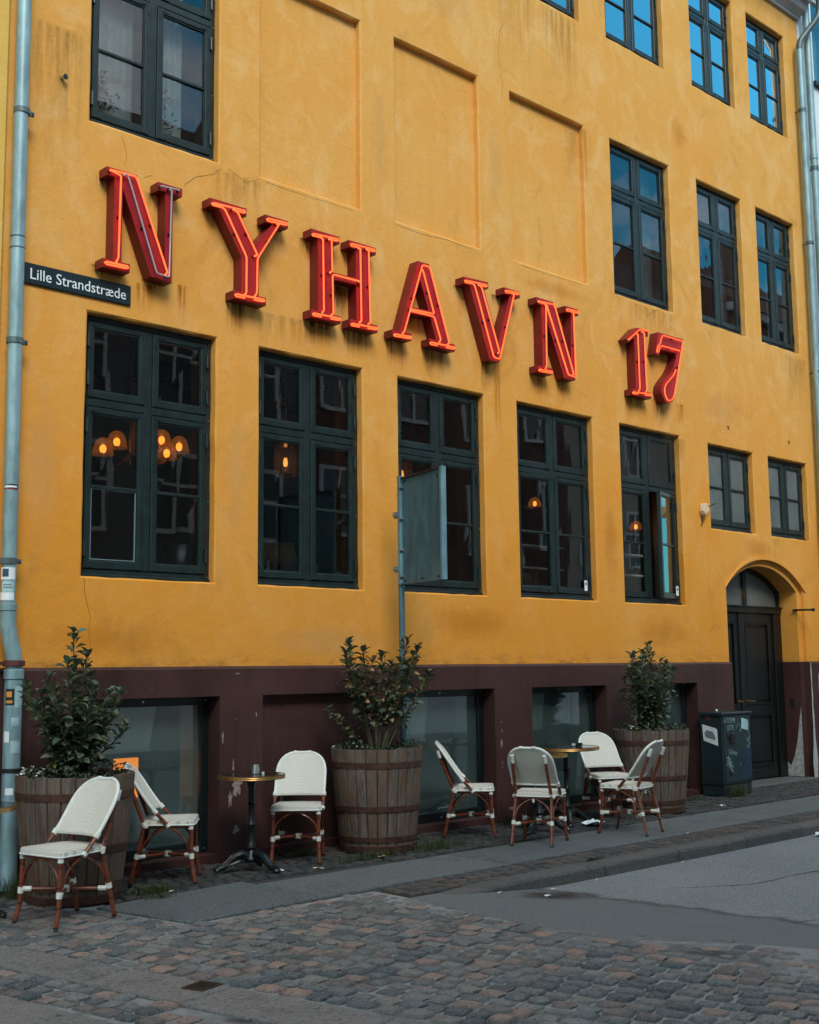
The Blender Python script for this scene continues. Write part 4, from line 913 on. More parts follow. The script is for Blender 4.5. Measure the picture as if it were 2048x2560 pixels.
LLAB = ['first and largest red neon letter N at the left, its right half unlit', 'red neon letter Y between the first N and the H', 'red neon letter H with a low crossbar, third in the row',
        'red neon letter A above the sign post window', 'red neon letter V between the A and the second N', 'second red neon letter N, smaller looking, fully lit, before the numerals',
        'red neon numeral 1 beside the 7', 'red neon numeral 7 with a rounded foot, last on the right']
FD = -.130
for (ch, outline, hole_, lit, unlit), lab in zip(LETTERS, LLAB):
    cx = sum(p[0] for p in outline) / len(outline)
    t = thing('sign_letter', (cx, 0, min(p[1] for p in outline)), lab, 'sign letter', 'neon letters of the wall sign')
    MB().prism(outline, FD + .004, -.004, hole_ or None).build('letter_body', M['letter_side'], t)
    c2 = sum(p[1] for p in outline) / len(outline)
    MB().prism(outline, FD, FD + .0035, hole_ or None).build('letter_face', M['letter_face'], t)
    for group, mat, nm in ((lit, M['neon'], 'neon_tube'), (unlit, M['neon_off'], 'unlit_neon_tube')):
        for path in group:
            p = [Vector((x, FD - .034, z)) for x, z in path]
            # round the corners a little
            q = [p[0]]
            for i in range(1, len(p) - 1):
                d0 = (p[i - 1] - p[i]); d1 = (p[i + 1] - p[i]); k = min(.022, d0.length * .4, d1.length * .4)
                a, b = p[i] + d0.normalized() * k, p[i] + d1.normalized() * k
                q += [a, (a + b) / 4 + p[i] / 2, b]
            q.append(p[-1])
            horiz = len(path) == 2 and nm == 'neon_tube'
            if horiz:      # serif tubes double back on themselves
                d = (p[1] - p[0]).normalized(); off = Vector((0, .016, -.014))
                q = [p[0] + off + d * .10, p[0] + off + d * .004, p[0] + off * .5 - d * .012, p[0], p[1], p[1] + off * .5 + d * .012, p[1] + off - d * .004, p[1] + off - d * .10]
            else:
                q = [q[0] + Vector((0, .030, 0))] + q + [q[-1] + Vector((0, .030, 0))]
            MB().tube(q, .0084 if nm == 'neon_tube' else .0075, 8).build(nm, mat, t, smooth=True)
            ends = [p[0], p[-1]] + ([(p[j] + p[j + 1]) / 2 for j in range(len(p) - 1) if (p[j + 1] - p[j]).length > .35])
            for e in ends:
                sp = MB(); sp.tube([(e.x, FD + .002, e.z), (e.x, FD - .022, e.z)], .0125, 7); sp.build('tube_support', M['black'], t)

# ================================================================== street name plate
t = thing('street_name_sign', (4.6, -.02, 4.62), 'dark petrol street name plate reading Lille Strandstræde, beside the drainpipe', 'street sign')
b = MB(); b.cbox(4.06, 5.105, -.022, -.004, 4.632, 4.803, .006); b.build('plate', M['sign_blue'], t)
me = text_mesh('Lille Strandstræde', .128); vs_ = [v.co.copy() for v in me.vertices]
x0 = min(v.x for v in vs_); x1 = max(v.x for v in vs_)
for v in me.vertices:
    v.co = Vector((4.205 + (v.co.x - x0) / (x1 - x0) * (5.055 - 4.205), -.0235 - v.co.z, 4.674 + v.co.y))
me.materials.clear(); me.materials.append(M['sign_white'])
o = bpy.data.objects.new('lettering', me); COL.objects.link(o); attach(o, t)

# ================================================================== drainpipes
def pipe_ring(b, c, r, z, h=.03, dr=.008):
    b.lathe([(r, z - h), (r + dr, z - h * .8), (r + dr, z + h * .8), (r, z + h)], 20, c, cap=False)
def bracket(t, c, r, z, mat):
    b = MB(); b.lathe([(r + .003, z - .022), (r + .009, z - .022), (r + .009, z + .022), (r + .003, z + .022)], 20, c, cap=False)
    b.box(c[0] + r, c[0] + r + .045, c[1] - .012, c[1] + .012, z - .018, z + .018); b.tube([(c[0] + r + .03, c[1] - .03, z), (c[0] + r + .03, c[1] + .03, z)], .008, 6)
    b.tube([(c[0], c[1] + r, z), (c[0], .0, z)], .009, 6)
    b.build('bracket', mat, t)
t = thing('drainpipe', (4.10, -.12, 0), 'blue grey zinc drainpipe covered in stickers at the left edge', 'drainpipe')
r1 = .055
b = MB(); b.tube([(4.035, -.115, 11.7), (4.045, -.115, 6.0), (4.06, -.115, 2.06)], r1, 20); b.build('upper_pipe', M['zinc'], t, smooth=True)
b = MB(); b.tube(smooth_path([(4.062, -.115, 2.09), (4.063, -.116, 1.99), (4.066, -.118, 1.92), (4.085, -.125, 1.82), (4.108, -.13, 1.72), (4.115, -.13, 1.64), (4.116, -.13, 1.55)], 4), .060, 20, cap=False); pipe_ring(b, (4.061, -.115), .058, 2.075); b.build('offset_bend', M['zinc'], t, smooth=True)
b = MB(); b.tube([(4.116, -.13, 1.60), (4.116, -.13, 1.05), (4.118, -.13, 0.02)], .066, 20); pipe_ring(b, (4.116, -.13), .066, 1.575, .04); b.build('lower_pipe', M['zinc'], t, smooth=True)
for z in (5.98, 4.12, 2.42): bracket(t, (4.05, -.115), r1, z, M['zinc_dark'])
b = MB(); b.lathe([(.068, 1.635), (.082, 1.64), (.082, 1.675), (.068, 1.68)], 20, (4.112, -.13), cap=False); b.box(4.0, 4.04, -.12, -.04, 1.645, 1.67); b.build('collar', M['rustband'], t, smooth=True)
b = MB(); b.lathe([(.068, .86), (.076, .865), (.076, .885), (.068, .89)], 20, (4.117, -.13), cap=False); b.build('collar', M['black'], t, smooth=True)
for zj in (4.95, 4.86): 
    b = MB(); pipe_ring(b, (4.048, -.115), r1, zj, .006, .003); b.build('seam', M['zinc_dark'], t)
def sticker(t, c, r, a0, a1, z0, z1, mat, name='sticker', ro=.0015):
    b = MB(); n = 6
    for i in range(n):
        p, q = R(a0 + (a1 - a0) * i / n), R(a0 + (a1 - a0) * (i + 1) / n); rr = r + ro
        b.quad((c[0] + rr * math.cos(p), c[1] + rr * math.sin(p), z0), (c[0] + rr * math.cos(q), c[1] + rr * math.sin(q), z0), (c[0] + rr * math.cos(q), c[1] + rr * math.sin(q), z1), (c[0] + rr * math.cos(p), c[1] + rr * math.sin(p), z1))
    return b.build(name, mat, t, fix=False)
cu = (4.058, -.115); cl = (4.117, -.13)
s1 = sticker(t, cu, r1, 175, 300, 2.28, 2.37, M['paper']); sticker(s1, cu, r1, 195, 245, 2.30, 2.36, M['sticker_blue'], 'printed_shield', .0025)
s1 = sticker(t, cu, r1, 195, 290, 2.185, 2.265, M['sticker_teal']); sticker(s1, cu, r1, 205, 280, 2.215, 2.225, M['paper_print'], 'print_line', .0025); sticker(s1, cu, r1, 205, 270, 2.235, 2.245, M['paper_print'], 'print_line', .0025)
sticker(t, cu, r1, 170, 295, 2.125, 2.183, M['paper'])
s1 = sticker(t, cu, r1, 180, 300, 2.96, 3.0, M['sticker_black']); sticker(s1, cu, r1, 190, 290, 2.974, 2.988, M['paper'], 'print_line', .0025); sticker(s1, cu, r1, 180, 300, 2.960, 2.966, M['letter_face'], 'print_line', .0025)
s1 = sticker(t, cl, .066, 190, 250, 1.35, 1.47, M['sticker_black']); sticker(s1, cl, .066, 198, 235, 1.41, 1.45, M['sticker_orange'], 'printed_emblem', .0025); sticker(s1, cl, .066, 195, 240, 1.365, 1.385, M['sticker_orange'], 'print_line', .0025)
sticker(t, cl, .066, 255, 310, 1.33, 1.49, M['sticker_teal'])
sticker(t, cl, .066, 235, 285, 1.20, 1.26, M['sticker_teal']); sticker(t, cl, .066, 185, 225, 1.08, 1.16, M['paper']); sticker(t, cl, .066, 235, 300, 1.00, 1.09, M['sticker_teal']); sticker(t, cl, .066, 210, 260, .70, .75, M['paper'])

t = thing('drainpipe', (16.58, -.12, 0), 'pale zinc drainpipe with a curved neck at the right end of the yellow wall', 'drainpipe')
b = MB(); b.tube(smooth_path([(16.86, -.36, 11.95), (16.86, -.36, 11.72), (16.82, -.33, 11.52), (16.70, -.20, 11.28), (16.62, -.13, 11.12), (16.605, -.12, 10.9)], 5) , .050, 16, cap=False); b.build('swan_neck', M['zinc_dark'], t, smooth=True)
b = MB(); b.tube([(16.605, -.12, 11.0), (16.60, -.12, 8.0), (16.56, -.12, 3.0), (16.56, -.12, 0.02)], .052, 16); pipe_ring(b, (16.605, -.12), .052, 10.0, .02); b.build('pipe', M['zinc'], t, smooth=True)
for z in (10.02, 7.9, 5.9, 3.6): bracket(t, (16.595, -.12), .052, z, M['zinc_dark'])
t = thing('drainpipe', (16.9, -.12, 0), 'teal zinc drainpipe against the white neighbouring house', 'drainpipe')
b = MB(); b.tube([(16.88, -.12, 12.2), (16.88, -.12, 0.02)], .055, 16); pipe_ring(b, (16.88, -.12), .055, 9.35, .05); pipe_ring(b, (16.88, -.12), .055, 9.2, .02); b.build('pipe', M['zinc'], t, smooth=True)
bracket(t, (16.88, -.12), .055, 9.15, M['zinc_dark'])
t = thing('roof_gutter', (10, -.4, 11.98), 'dark grey roof gutter along the cornice', 'gutter')
b = MB()
for i in range(8):
    p, q = math.pi + math.pi * i / 8, math.pi + math.pi * (i + 1) / 8
    b.quad((2.9, -.42 + .08 * math.cos(p), 12.05 + .08 * math.sin(p)), (16.95, -.42 + .08 * math.cos(p), 12.05 + .08 * math.sin(p)), (16.95, -.42 + .08 * math.cos(q), 12.05 + .08 * math.sin(q)), (2.9, -.42 + .08 * math.cos(q), 12.05 + .08 * math.sin(q)))
b.build('trough', M['zinc_dark'], t)

# ================================================================== traffic sign seen from behind
t = thing('traffic_sign', (7.85, -.36, 0), 'blank back of a tall blue grey sign panel on a square post', 'traffic sign')
px_, py_ = 7.856, -.36
b = MB(); b.tube([(px_ + .012, py_, 0), (px_, py_, 3.42)], .030, 10); b.build('post', M['sign_back'], t, smooth=True)
ang = math.atan2(-1.10 - py_, 7.68 - px_); T = Matrix.Translation((px_, py_, 0)) @ Matrix.Rotation(ang, 4, 'Z')
b = MB(); b.box(.03, .775, -.006, .006, 2.39, 3.385, T); pn = b.build('panel', M['sign_back'], t)
b = MB(); b.box(.770, .800, -.030, .022, 2.375, 3.400, T); b.build('edge_frame', M['steel_rim'], t)
b = MB(); b.box(.0, .775, -.024, .020, 3.386, 3.398, T); b.build('edge_frame', M['hoop'], t)
b = MB(); b.box(.0, .775, -.024, .020, 2.376, 2.388, T); b.build('edge_frame', M['sign_back'], t)
b = MB(); b.box(.0, .040, -.034, .020, 2.376, 3.398, T); b.build('edge_frame', M['steel_rim'], t)
for z in (3.05, 2.53):
    b = MB(); b.box(-.085, .03, -.036, .036, z - .022, z + .022, T); b.box(-.105, -.085, -.012, .012, z - .03, z + .03, T); b.build('clamp', M['steel_rim'], t)
    b = MB(); b.tube([T @ Vector((-.06, -.05, z)), T @ Vector((-.06, .05, z))], .009, 6); b.build('bolt', M['steel'], t)
for z in (3.30, 3.0, 2.70, 2.45):
    b = MB(); b.tube([T @ Vector((.055, -.040, z)), T @ Vector((.055, .0, z))], .010, 6); b.build('bolt', M['steel'], t)
for xq, zq in ((.1, 2.41), (.42, 2.41), (.70, 2.41), (.1, 3.36), (.70, 3.33), (.74, 3.2)):
    b = MB(); b.tube([T @ Vector((xq, -.022, zq)), T @ Vector((xq, .0, zq))], .010, 6); b.build('rivet', M['hoop'], t)
for xq, zq, w_, h_ in ((.24, 3.13, .12, .055), (.43, 3.12, .11, .05), (.46, 2.56, .07, .16), (.60, 2.60, .11, .10), (.10, 2.56, .09, .09), (.26, 2.57, .06, .09)):
    # pale ghost outlines of old stickers
    b = MB(); e = .0035
    for bx in ((xq, xq + e, zq, zq + h_), (xq + w_ - e, xq + w_, zq, zq + h_), (xq, xq + w_, zq, zq + e), (xq, xq + w_, zq + h_ - e, zq + h_)):
        b.box(bx[0], bx[1], -.0075, -.006, bx[2], bx[3], T)
    b.build('sticker_residue', M['zinc_dark'], pn)

# ================================================================== small fittings on the wall
t = thing('wall_lamp_bracket', (13.55, 0, 3.55), 'broken cream alarm box hanging on the wall by the small windows', 'wall fitting')
b = MB(); b.prism([(13.49, 3.57), (13.51, 3.65), (13.55, 3.68), (13.60, 3.65), (13.61, 3.58), (13.56, 3.52), (13.51, 3.52)], -.085, -.004); b.build('housing', M['fixture'], t, bevel=.012)
b = MB(); b.tube([(13.60, -.06, 3.62), (13.66, -.10, 3.66), (13.69, -.12, 3.68)], .009, 6); b.build('arm', M['hoop'], t)
b = MB(); b.tube([(13.52, -.03, 3.50), (13.54, -.02, 3.42), (13.52, -.01, 3.38)], .007, 5); b.build('loose_wire', M['hoop'], t)
t = thing('wall_bolt', (4.43, 0, 6.43), 'small steel bolt sticking out of the wall beside the upper left window', 'bolt')
MB().tube([(4.43, .0, 6.435), (4.445, -.05, 6.43)], .016, 10).build('shank', M['steel'], t); MB().tube([(4.445, -.05, 6.43), (4.447, -.056, 6.43)], .024, 10).build('head', M['dark_iron'], t)
for (x, z, lab) in ((14.26, 4.78, 'small rusty hook in the wall above the left small window'), (15.86, 4.77, 'small rusty hook in the wall above the right small window')):
    tag(MB().tube(smooth_path([(x, .0, z + .01), (x, -.015, z + .015), (x + .003, -.02, z - .005), (x + .008, -.016, z - .03)], 3), .006, 6).build('wall_hook', M['hoop'], smooth=True), lab, 'hook')

# ================================================================== electricity cabinet
t = thing('electricity_cabinet', (13.45, -.28, 0), 'dark petrol electricity cabinet scrawled with graffiti beside the arched door', 'cabinet')
X0, X1, Y0, Y1, ZC = 13.13, 13.78, -.43, -.12, 1.0
MB().cbox(X0 + .01, X1 - .01, Y0 + .01, Y1, 0, .13, .005).build('base', M['cab'], t)
MB().cbox(X0, X1, Y0, Y1, .132, ZC - .03, .006).build('body', M['cab'], t)
lid = MB(); lid.cbox(X0 - .018, X1 + .018, Y0 - .02, Y1 + .01, ZC - .028, ZC + .004, .006); lid.build('lid', M['cab'], t)
MB().cbox(X0 + .03, X1 - .03, Y0 - .010, Y0 - .001, .16, ZC - .045, .004).build('cabinet_door', M['cab'], t)
MB().cbox(X1 - .26, X1 - .035, Y0 - .0125, Y0 - .0095, .17, .55, .001).build('overpainted_patch', M['cab_blue'], t)
lk = MB(); lk.cbox(X0 + .16, X0 + .24, Y0 - .035, Y0 - .010, .62, .75, .008); lk.build('lock', M['black'], t); MB().cbox(X0 + .10, X0 + .15, Y0 - .02, Y0 - .010, .68, .74, .005).build('lock_plate', M['black'], t)
MB().cbox(X0 + .12, X0 + .17, Y0 - .020, Y0 - .010, .24, .29, .004).build('keyhole_cover', M['black'], t)
MB().lathe([(.001, ZC + .004), (.02, ZC + .004), (.024, ZC + .02), (.015, ZC + .04), (.001, ZC + .042)], 10, (X0 + .1, -.30)).build('lid_bolt', M['steel'], t, smooth=True)
def scrawl(paths, w0, y, name):
    for pth in paths:
        p = smooth_path([(x, y, z) for x, z in pth], 4) if len(pth) > 2 else [Vector((x, y, z)) for x, z in pth]
        b = MB()
        for i in range(len(p) - 1):
            d = (p[i + 1] - p[i]); 
            if d.length < 1e-6: continue
            d.normalize(); nn = Vector((-d.z, 0, d.x)) * w0
            b.quad(p[i] + nn, p[i] - nn, p[i + 1] - nn, p[i + 1] + nn)
        b.build(name, M['chalk'], t, fix=False)
YG = Y0 - .0125
for (txt, sz, gx, gz, sl) in (('ATOMI', .088, X0 + .02, .875, 0), ('DTE', .085, X0 + .10, .79, 0), ('DAnz', .085, X0 + .11, .50, -.12)):
    me = text_mesh(txt, sz)
    for v in me.vertices: v.co = Vector((gx + v.co.x * .95 + v.co.y * .12, YG - .0005 - v.co.z * .2, gz + v.co.y + v.co.x * sl))
    me.materials.clear(); me.materials.append(M['chalk']); o = bpy.data.objects.new('graffiti_lettering', me); COL.objects.link(o); attach(o, t)
scrawl([[(X0 + .30, .80), (X0 + .36, .86), (X0 + .42, .80), (X0 + .38, .76), (X0 + .46, .84), (X0 + .50, .78)], [(X0 + .55, .90), (X0 + .60, .84), (X0 + .56, .78), (X0 + .61, .70), (X0 + .55, .66), (X0 + .60, .60), (X0 + .54, .56)],
        [(X0 + .50, .72), (X0 + .54, .64), (X0 + .60, .68), (X0 + .57, .56), (X0 + .52, .60)], [(X0 + .40, .47), (X0 + .44, .40), (X0 + .38, .34), (X0 + .36, .40)]], .0035, YG, 'graffiti')
scrawl([[(X0 + .06, .46), (X0 + .14, .44), (X0 + .08, .40), (X0 + .17, .40), (X0 + .10, .35), (X0 + .19, .36)], [(X0 + .10, .48), (X0 + .12, .36), (X0 + .20, .28)], [(X0 + .07, .42), (X0 + .15, .37), (X0 + .20, .33)], [(X0 + .06, .37), (X0 + .13, .41)]], .008, YG, 'graffiti_tag')
b = MB(); b.prism([(X0 + .42, .80), (X0 + .57, .77), (X0 + .58, .90), (X0 + .43, .93)], YG - .001, YG + .001); b.build('torn_sticker', M['sticker_teal'], t)
pp = MB(); yy = [Y0 + .05, Y0 + .22]
pp.poly([(X0 - .002, Y1 - .045, .66), (X0 - .002, Y0 + .06, .60), (X0 - .002, Y0 + .065, .80), (X0 - .002, Y0 + .09, .815), (X0 - .002, Y1 - .03, .86)]); ps = pp.build('paper_notice', M['paper'], t, fix=False)
b = MB(); b.poly([(X0 - .0035, Y1 - .08, .70), (X0 - .0035, Y0 + .09, .67), (X0 - .0035, Y0 + .10, .72), (X0 - .0035, Y0 + .13, .77), (X0 - .0035, Y1 - .09, .79), (X0 - .0035, Y1 - .06, .75)]); b.build('printed_drawing', M['paper_print'], ps, fix=False)
b = MB(); b.poly([(X0 - .002, Y1 - .09, .91), (X0 - .002, Y1 - .16, .90), (X0 - .002, Y1 - .165, .96), (X0 - .002, Y1 - .12, .955), (X0 - .002, Y1 - .095, .975)]); b.build('orange_sticker', M['rustband'], t, fix=False)
# ================================================================== ground
g = MB(); g.quad((-300, -300, -.16), (300, -300, -.16), (300, 300, -.16), (-300, 300, -.16)); tag(g.build('ground', M['ground'], fix=False), kind='structure')
def edge_x(y):
    pts = [(2, 6.15), (-2.5, 6.12), (-3.4, 6.05), (-4.1, 6.08), (-4.85, 6.50), (-5.2, 6.64), (-6.0, 6.95), (-8, 7.6), (-14, 9.0)]
    for (a, x), (b, x2) in zip(pts, pts[1:]):
        if b <= y <= a: return x + (x2 - x) * (a - y) / (a - b)
    return pts[-1][1]
def sstep(a, b, x): t = max(0, min(1, (x - a) / (b - a))); return t * t * (3 - 2 * t)
def road_z(x, y): return -.0185 - .085 * sstep(6.1, 7.6, x) + .03 * sstep(-3.2, -6, y) * 0
# asphalt carriageway
rd = MB(); ys = [-2.36, -2.6, -2.9, -3.3, -3.7, -4.1, -4.5, -4.85, -5.2, -5.6, -6.0, -7, -8, -9.4, -11]; tt = [0, .12, .25, .4, .55, .7, .85, 1.0, 1.15, 1.3, 1.45, 1.6, 1.8, 2.1, 2.6, 3.4, 4.5, 6, 9, 14, 24, 39]
for i, y in enumerate(ys):
    e = edge_x(y) - .12
    for q in tt: x = e + q; rd.v.append((x, y, road_z(x, y)))
m = len(tt)
for i in range(len(ys) - 1):
    for q in range(m - 1): rd.f.append((i * m + q, i * m + q + 1, (i + 1) * m + q + 1, (i + 1) * m + q))
tag(rd.build('road', M['asphalt'], merge=False, smooth=True), kind='structure')
pd = MB(); nx, ny = 8, 5
for i in range(nx + 1):
    for j in range(ny + 1):
        u, v = i / nx - .5, j / ny - .5; x = 7.05 + .62 * u - .30 * v; y = -2.84 - .30 * u - .34 * v; pd.v.append((x, y, road_z(x, y) + .004))
for i in range(nx):
    for j in range(ny): a = i * (ny + 1) + j; pd.f.append((a, a + ny + 1, a + ny + 2, a + 1))
tag(pd.build('damp_patch', M['puddle'], fix=False), kind='structure')

# beds the stones are set in
bed = MB(); by = [.3, -1.0, -1.97, -2.5, -3.4, -4.1, -4.85, -5.2, -6, -8, -14]
for i in range(len(by) - 1):
    a, b = by[i], by[i + 1]
    ea = 4.42 if a > -1.9 else edge_x(a) - .07; eb = 4.42 if b > -1.9 else edge_x(b) - .07
    if i == 1: eb = 4.47; 
    if i == 2: ea = 6.05
    bed.quad((-8, a, -.0200), (ea, a, -.0200), (eb, b, -.0200), (-8, b, -.0200))
paving = bed.build('cobble_paving', M['joint'], fix=False); tag(paving, kind='structure')
b2 = MB(); b2.quad((4.30, .3, -.028), (30, .3, -.028), (30, -2.42, -.028), (4.40, -1.97, -.028)); b2.quad((4.40, -1.97, -.0285), (30, -2.42, -.0285), (30, -2.36, -.0285), (6.0, -2.42, -.0285))
b2 = MB(); b2.poly([(4.30, .3, -.030), (4.44, -2.0, -.030), (6.1, -2.0, -.030), (6.1, -2.40, -.030), (30, -2.40, -.030), (30, .3, -.030)])
walk = b2.build('pavement', M['earth'], fix=False); tag(walk, kind='structure')

def stone_mesh(seed, mat, name, top=.84, dome=.006, irr=.07):
    """one sett, unit size, 8-cornered with a worn rounded head"""
    r = random.Random(seed); b = MB(); ring = []
    for i in range(12):
        a = 2 * math.pi * (i + .5 + (.22 if i % 3 == 0 else (-.22 if i % 3 == 2 else 0)) * 0) / 12 + .2618 * 0; ca, sa = math.cos(a), math.sin(a)
        k = .5 / max(abs(ca), abs(sa)); rr = k * (.93 if abs(abs(ca) - abs(sa)) < .1 else 1.0) * r.uniform(1 - irr, 1.0)
        ring.append((ca * rr, sa * rr))
    for (s_, z) in ((.97, -.06), (1.0, -.013), (top + .11, -.0025), (top - .30, dome * .6)):
        b.v += [(x * s_ + (r.uniform(-.02, .02) if z > -.01 else 0), y * s_ + (r.uniform(-.02, .02) if z > -.01 else 0), z + (r.uniform(-.0035, .0025) if z > -.02 else 0)) for x, y in ring]
    for k in range(3):
        for i in range(12): j = (i + 1) % 12; b.f.append((k * 12 + i, k * 12 + j, (k + 1) * 12 + j, (k + 1) * 12 + i))
    b.v.append((r.uniform(-.1, .1), r.uniform(-.1, .1), dome * r.uniform(.3, 1.1)))
    for i in range(12): b.f.append((36 + i, 36 + (i + 1) % 12, 48))
    me = b.mesh(name, smooth=True, fix=False); me.materials.append(mat)
    try: me.set_sharp_from_angle(angle=R(24))
    except Exception: pass
    return me
def lay(places, variants, parent, name, stuff_name, mat, limit=300):
    """places: (x, y, z, sx, sy, rot); the ones that show largest become objects, the rest one mesh"""
    def rank(p):
        d = (Vector(p[:3]) - CAM).length; return d if in_view(p[:3], .01) else d + 100
    places = sorted(places, key=rank); rest = MB()
    for i, (x, y, z, sx, sy, ro) in enumerate(places):
        me = variants[i % len(variants)]
        Mx = Matrix.Translation((x, y, z)) @ Matrix.Rotation(ro, 4, 'Z') @ Matrix.Rotation(rnd.uniform(-.03, .03), 4, 'X') @ Matrix.Rotation(rnd.uniform(-.03, .03), 4, 'Y') @ Matrix.Diagonal((sx, sy, 1, 1))
        if i < limit: inst(name, me, parent, Mx)
        else:
            n = len(rest.v); rest.v += [tuple(Mx @ v.co) for v in me.vertices]; rest.f += [tuple(n + q for q in p.vertices) for p in me.polygons]
    if rest.v: rest.build(stuff_name, mat, parent, smooth=True, fix=False, kind='stuff')
# slab bands crossing the cobbles
TH = R(13); cu_, su_ = math.cos(TH), math.sin(TH)
def b1r(y): return 3.335 + .222 * (-1.75 - y)
def b1l(y): return 3.00 + .205 * (-1.75 - y)
def b2r(y): return 2.66 + .165 * (-1.75 - y)
def b2l(y): return 2.30 + .165 * (-1.75 - y)
def slab(poly, z, mat, parent, h=.09, ch=.008, name='paving_slab'):
    n = len(poly); cx = sum(p[0] for p in poly) / n; cy = sum(p[1] for p in poly) / n; b = MB()
    ins = []
    for p in poly:
        d = Vector((cx - p[0], cy - p[1])); d.normalize(); ins.append((p[0] + d.x * ch * 1.4, p[1] + d.y * ch * 1.4))
    t_ = [rnd.uniform(-.003, .003) for _ in poly]
    b.v += [(p[0], p[1], z - h) for p in poly] + [(p[0], p[1], z - ch) for p in poly] + [(p[0], p[1], z + q) for p, q in zip(ins, t_)]
    for k in range(2):
        for i in range(n): j = (i + 1) % n; b.f.append((k * n + i, k * n + j, (k + 1) * n + j, (k + 1) * n + i))
    b.f.append(tuple(range(2 * n, 3 * n)))
    return b.build(name, mat, parent)
y = -.75
while y > -7.2:
    y2 = y - rnd.uniform(.9, 1.08)
    if y > -3.5 > y2 + .3: y2 = -3.54
    sk = .045; G_ = .006
    slab([(b1l(y) + G_, y - G_ - sk), (b1r(y) - G_, y - G_ + sk * .6), (b1r(y2) - G_, y2 + G_ + sk * .6), (b1l(y2) + G_, y2 + G_ - sk)], -.004, M['slab_warm'], paving); y = y2
y = -1.2
while y > -7.2:
    y2 = y - rnd.uniform(.85, 1.1)
    slab([(b2l(y) + .006, y - .05), (b2r(y) - .006, y + .02), (b2r(y2) - .006, y2 + .032), (b2l(y2) + .006, y2 - .038)], -.004, M['slab_warm'], paving); y = y2
# cobbles
cobs = [stone_mesh(100 + i, M['cobble'], 'cobble') for i in range(10)]
P_ = []
iu = 0; u0 = -1.2
while u0 < 8.2:
    wu = rnd.uniform(.108, .138); v0 = -8.0 + rnd.uniform(0, .15)
    while v0 < 2.2:
        lv = rnd.uniform(.112, .168)
        u, v = u0 + wu / 2 + rnd.uniform(-.006, .006), v0 + lv / 2; x, y = u * cu_ - v * su_, u * su_ + v * cu_
        # field coordinates are turned so that courses run with the slab bands
        if 1.2 < x < edge_x(y) + rnd.uniform(-.10, .06) and -7.3 < y < -.10:
            ok = True
            hw = wu * .42
            if b1l(y) - hw < x < b1r(y) + hw or b2l(y) - hw < x < b2r(y) + hw: ok = False
            if y > -2.015 and x > 4.30 + .215 * (-1.2 - y) - .05: ok = False
            if y > -2.46 and x > 6.02: ok = False
            if ok and y > -.9 and x > 4.28: ok = False
            if ok:
                sink = -.007 + rnd.uniform(-.007, .006) - .014 * sstep(5.6, 6.15, x)
                P_.append((x, y, sink, wu - rnd.uniform(.008, .021), lv - rnd.uniform(.008, .022), TH + rnd.uniform(-.05, .05)))
        v0 += lv
    u0 += wu
lay(P_, cobs, paving, 'cobble', 'cobble_field', M['cobble'])
# granite slabs of the footway
xs_ = [4.38]; 
while xs_[-1] < 19: xs_.append(xs_[-1] + rnd.uniform(1.25, 1.75))
xs_[1] = 5.58
for i in range(len(xs_) - 1):
    a, b = xs_[i] + .005, xs_[i + 1] - .005
    up = -1.02 if b < 7.0 else -1.19
    if i == 0: slab([(4.30, -1.10), (b, -1.0), (b, -1.955), (4.47, -1.99)], 0, M['slab'], walk)
    else: slab([(a, up + rnd.uniform(-.015, .015)), (b, up + rnd.uniform(-.015, .015)), (b, -1.945), (a, -1.945)], rnd.uniform(-.004, .002), M['slab'], walk)
# brown setts between slabs and kerb
st = [stone_mesh(300 + i, M['sett'], 'sett', dome=.006, irr=.07) for i in range(8)]
P_ = []
for row in range(3):
    x = 6.05 + rnd.uniform(0, .1)
    while x < 17.5:
        l = rnd.uniform(.11, .17); yy = -1.965 - .12 * row - .06
        P_.append((x + l / 2, yy, -.006 + rnd.uniform(-.005, .004), l - .012, .112, rnd.uniform(-.04, .04))); x += l
lay(P_, st, walk, 'sett', 'sett_field', M['sett'])
# small dark setts along the wall
sd = [stone_mesh(400 + i, M['sett_dark'], 'wall_sett', dome=.006, irr=.1) for i in range(8)]
P_ = []; yy = -.09
while yy > -1.10:
    x = 4.34
    while x < 17.2:
        l = rnd.uniform(.09, .15); lim = -1.0 if x < 7 else -1.17
        if yy - .05 > lim: P_.append((x + l / 2, yy, -.012 + rnd.uniform(-.007, .006), l - .010, .092, rnd.uniform(-.06, .06)))
        x += l
    yy -= .102
P_ = [p for p in P_ if p[1] > (-.95 if p[0] < 7 else -1.12)]
lay(P_, sd, walk, 'wall_sett', 'wall_sett_field', M['sett_dark'])
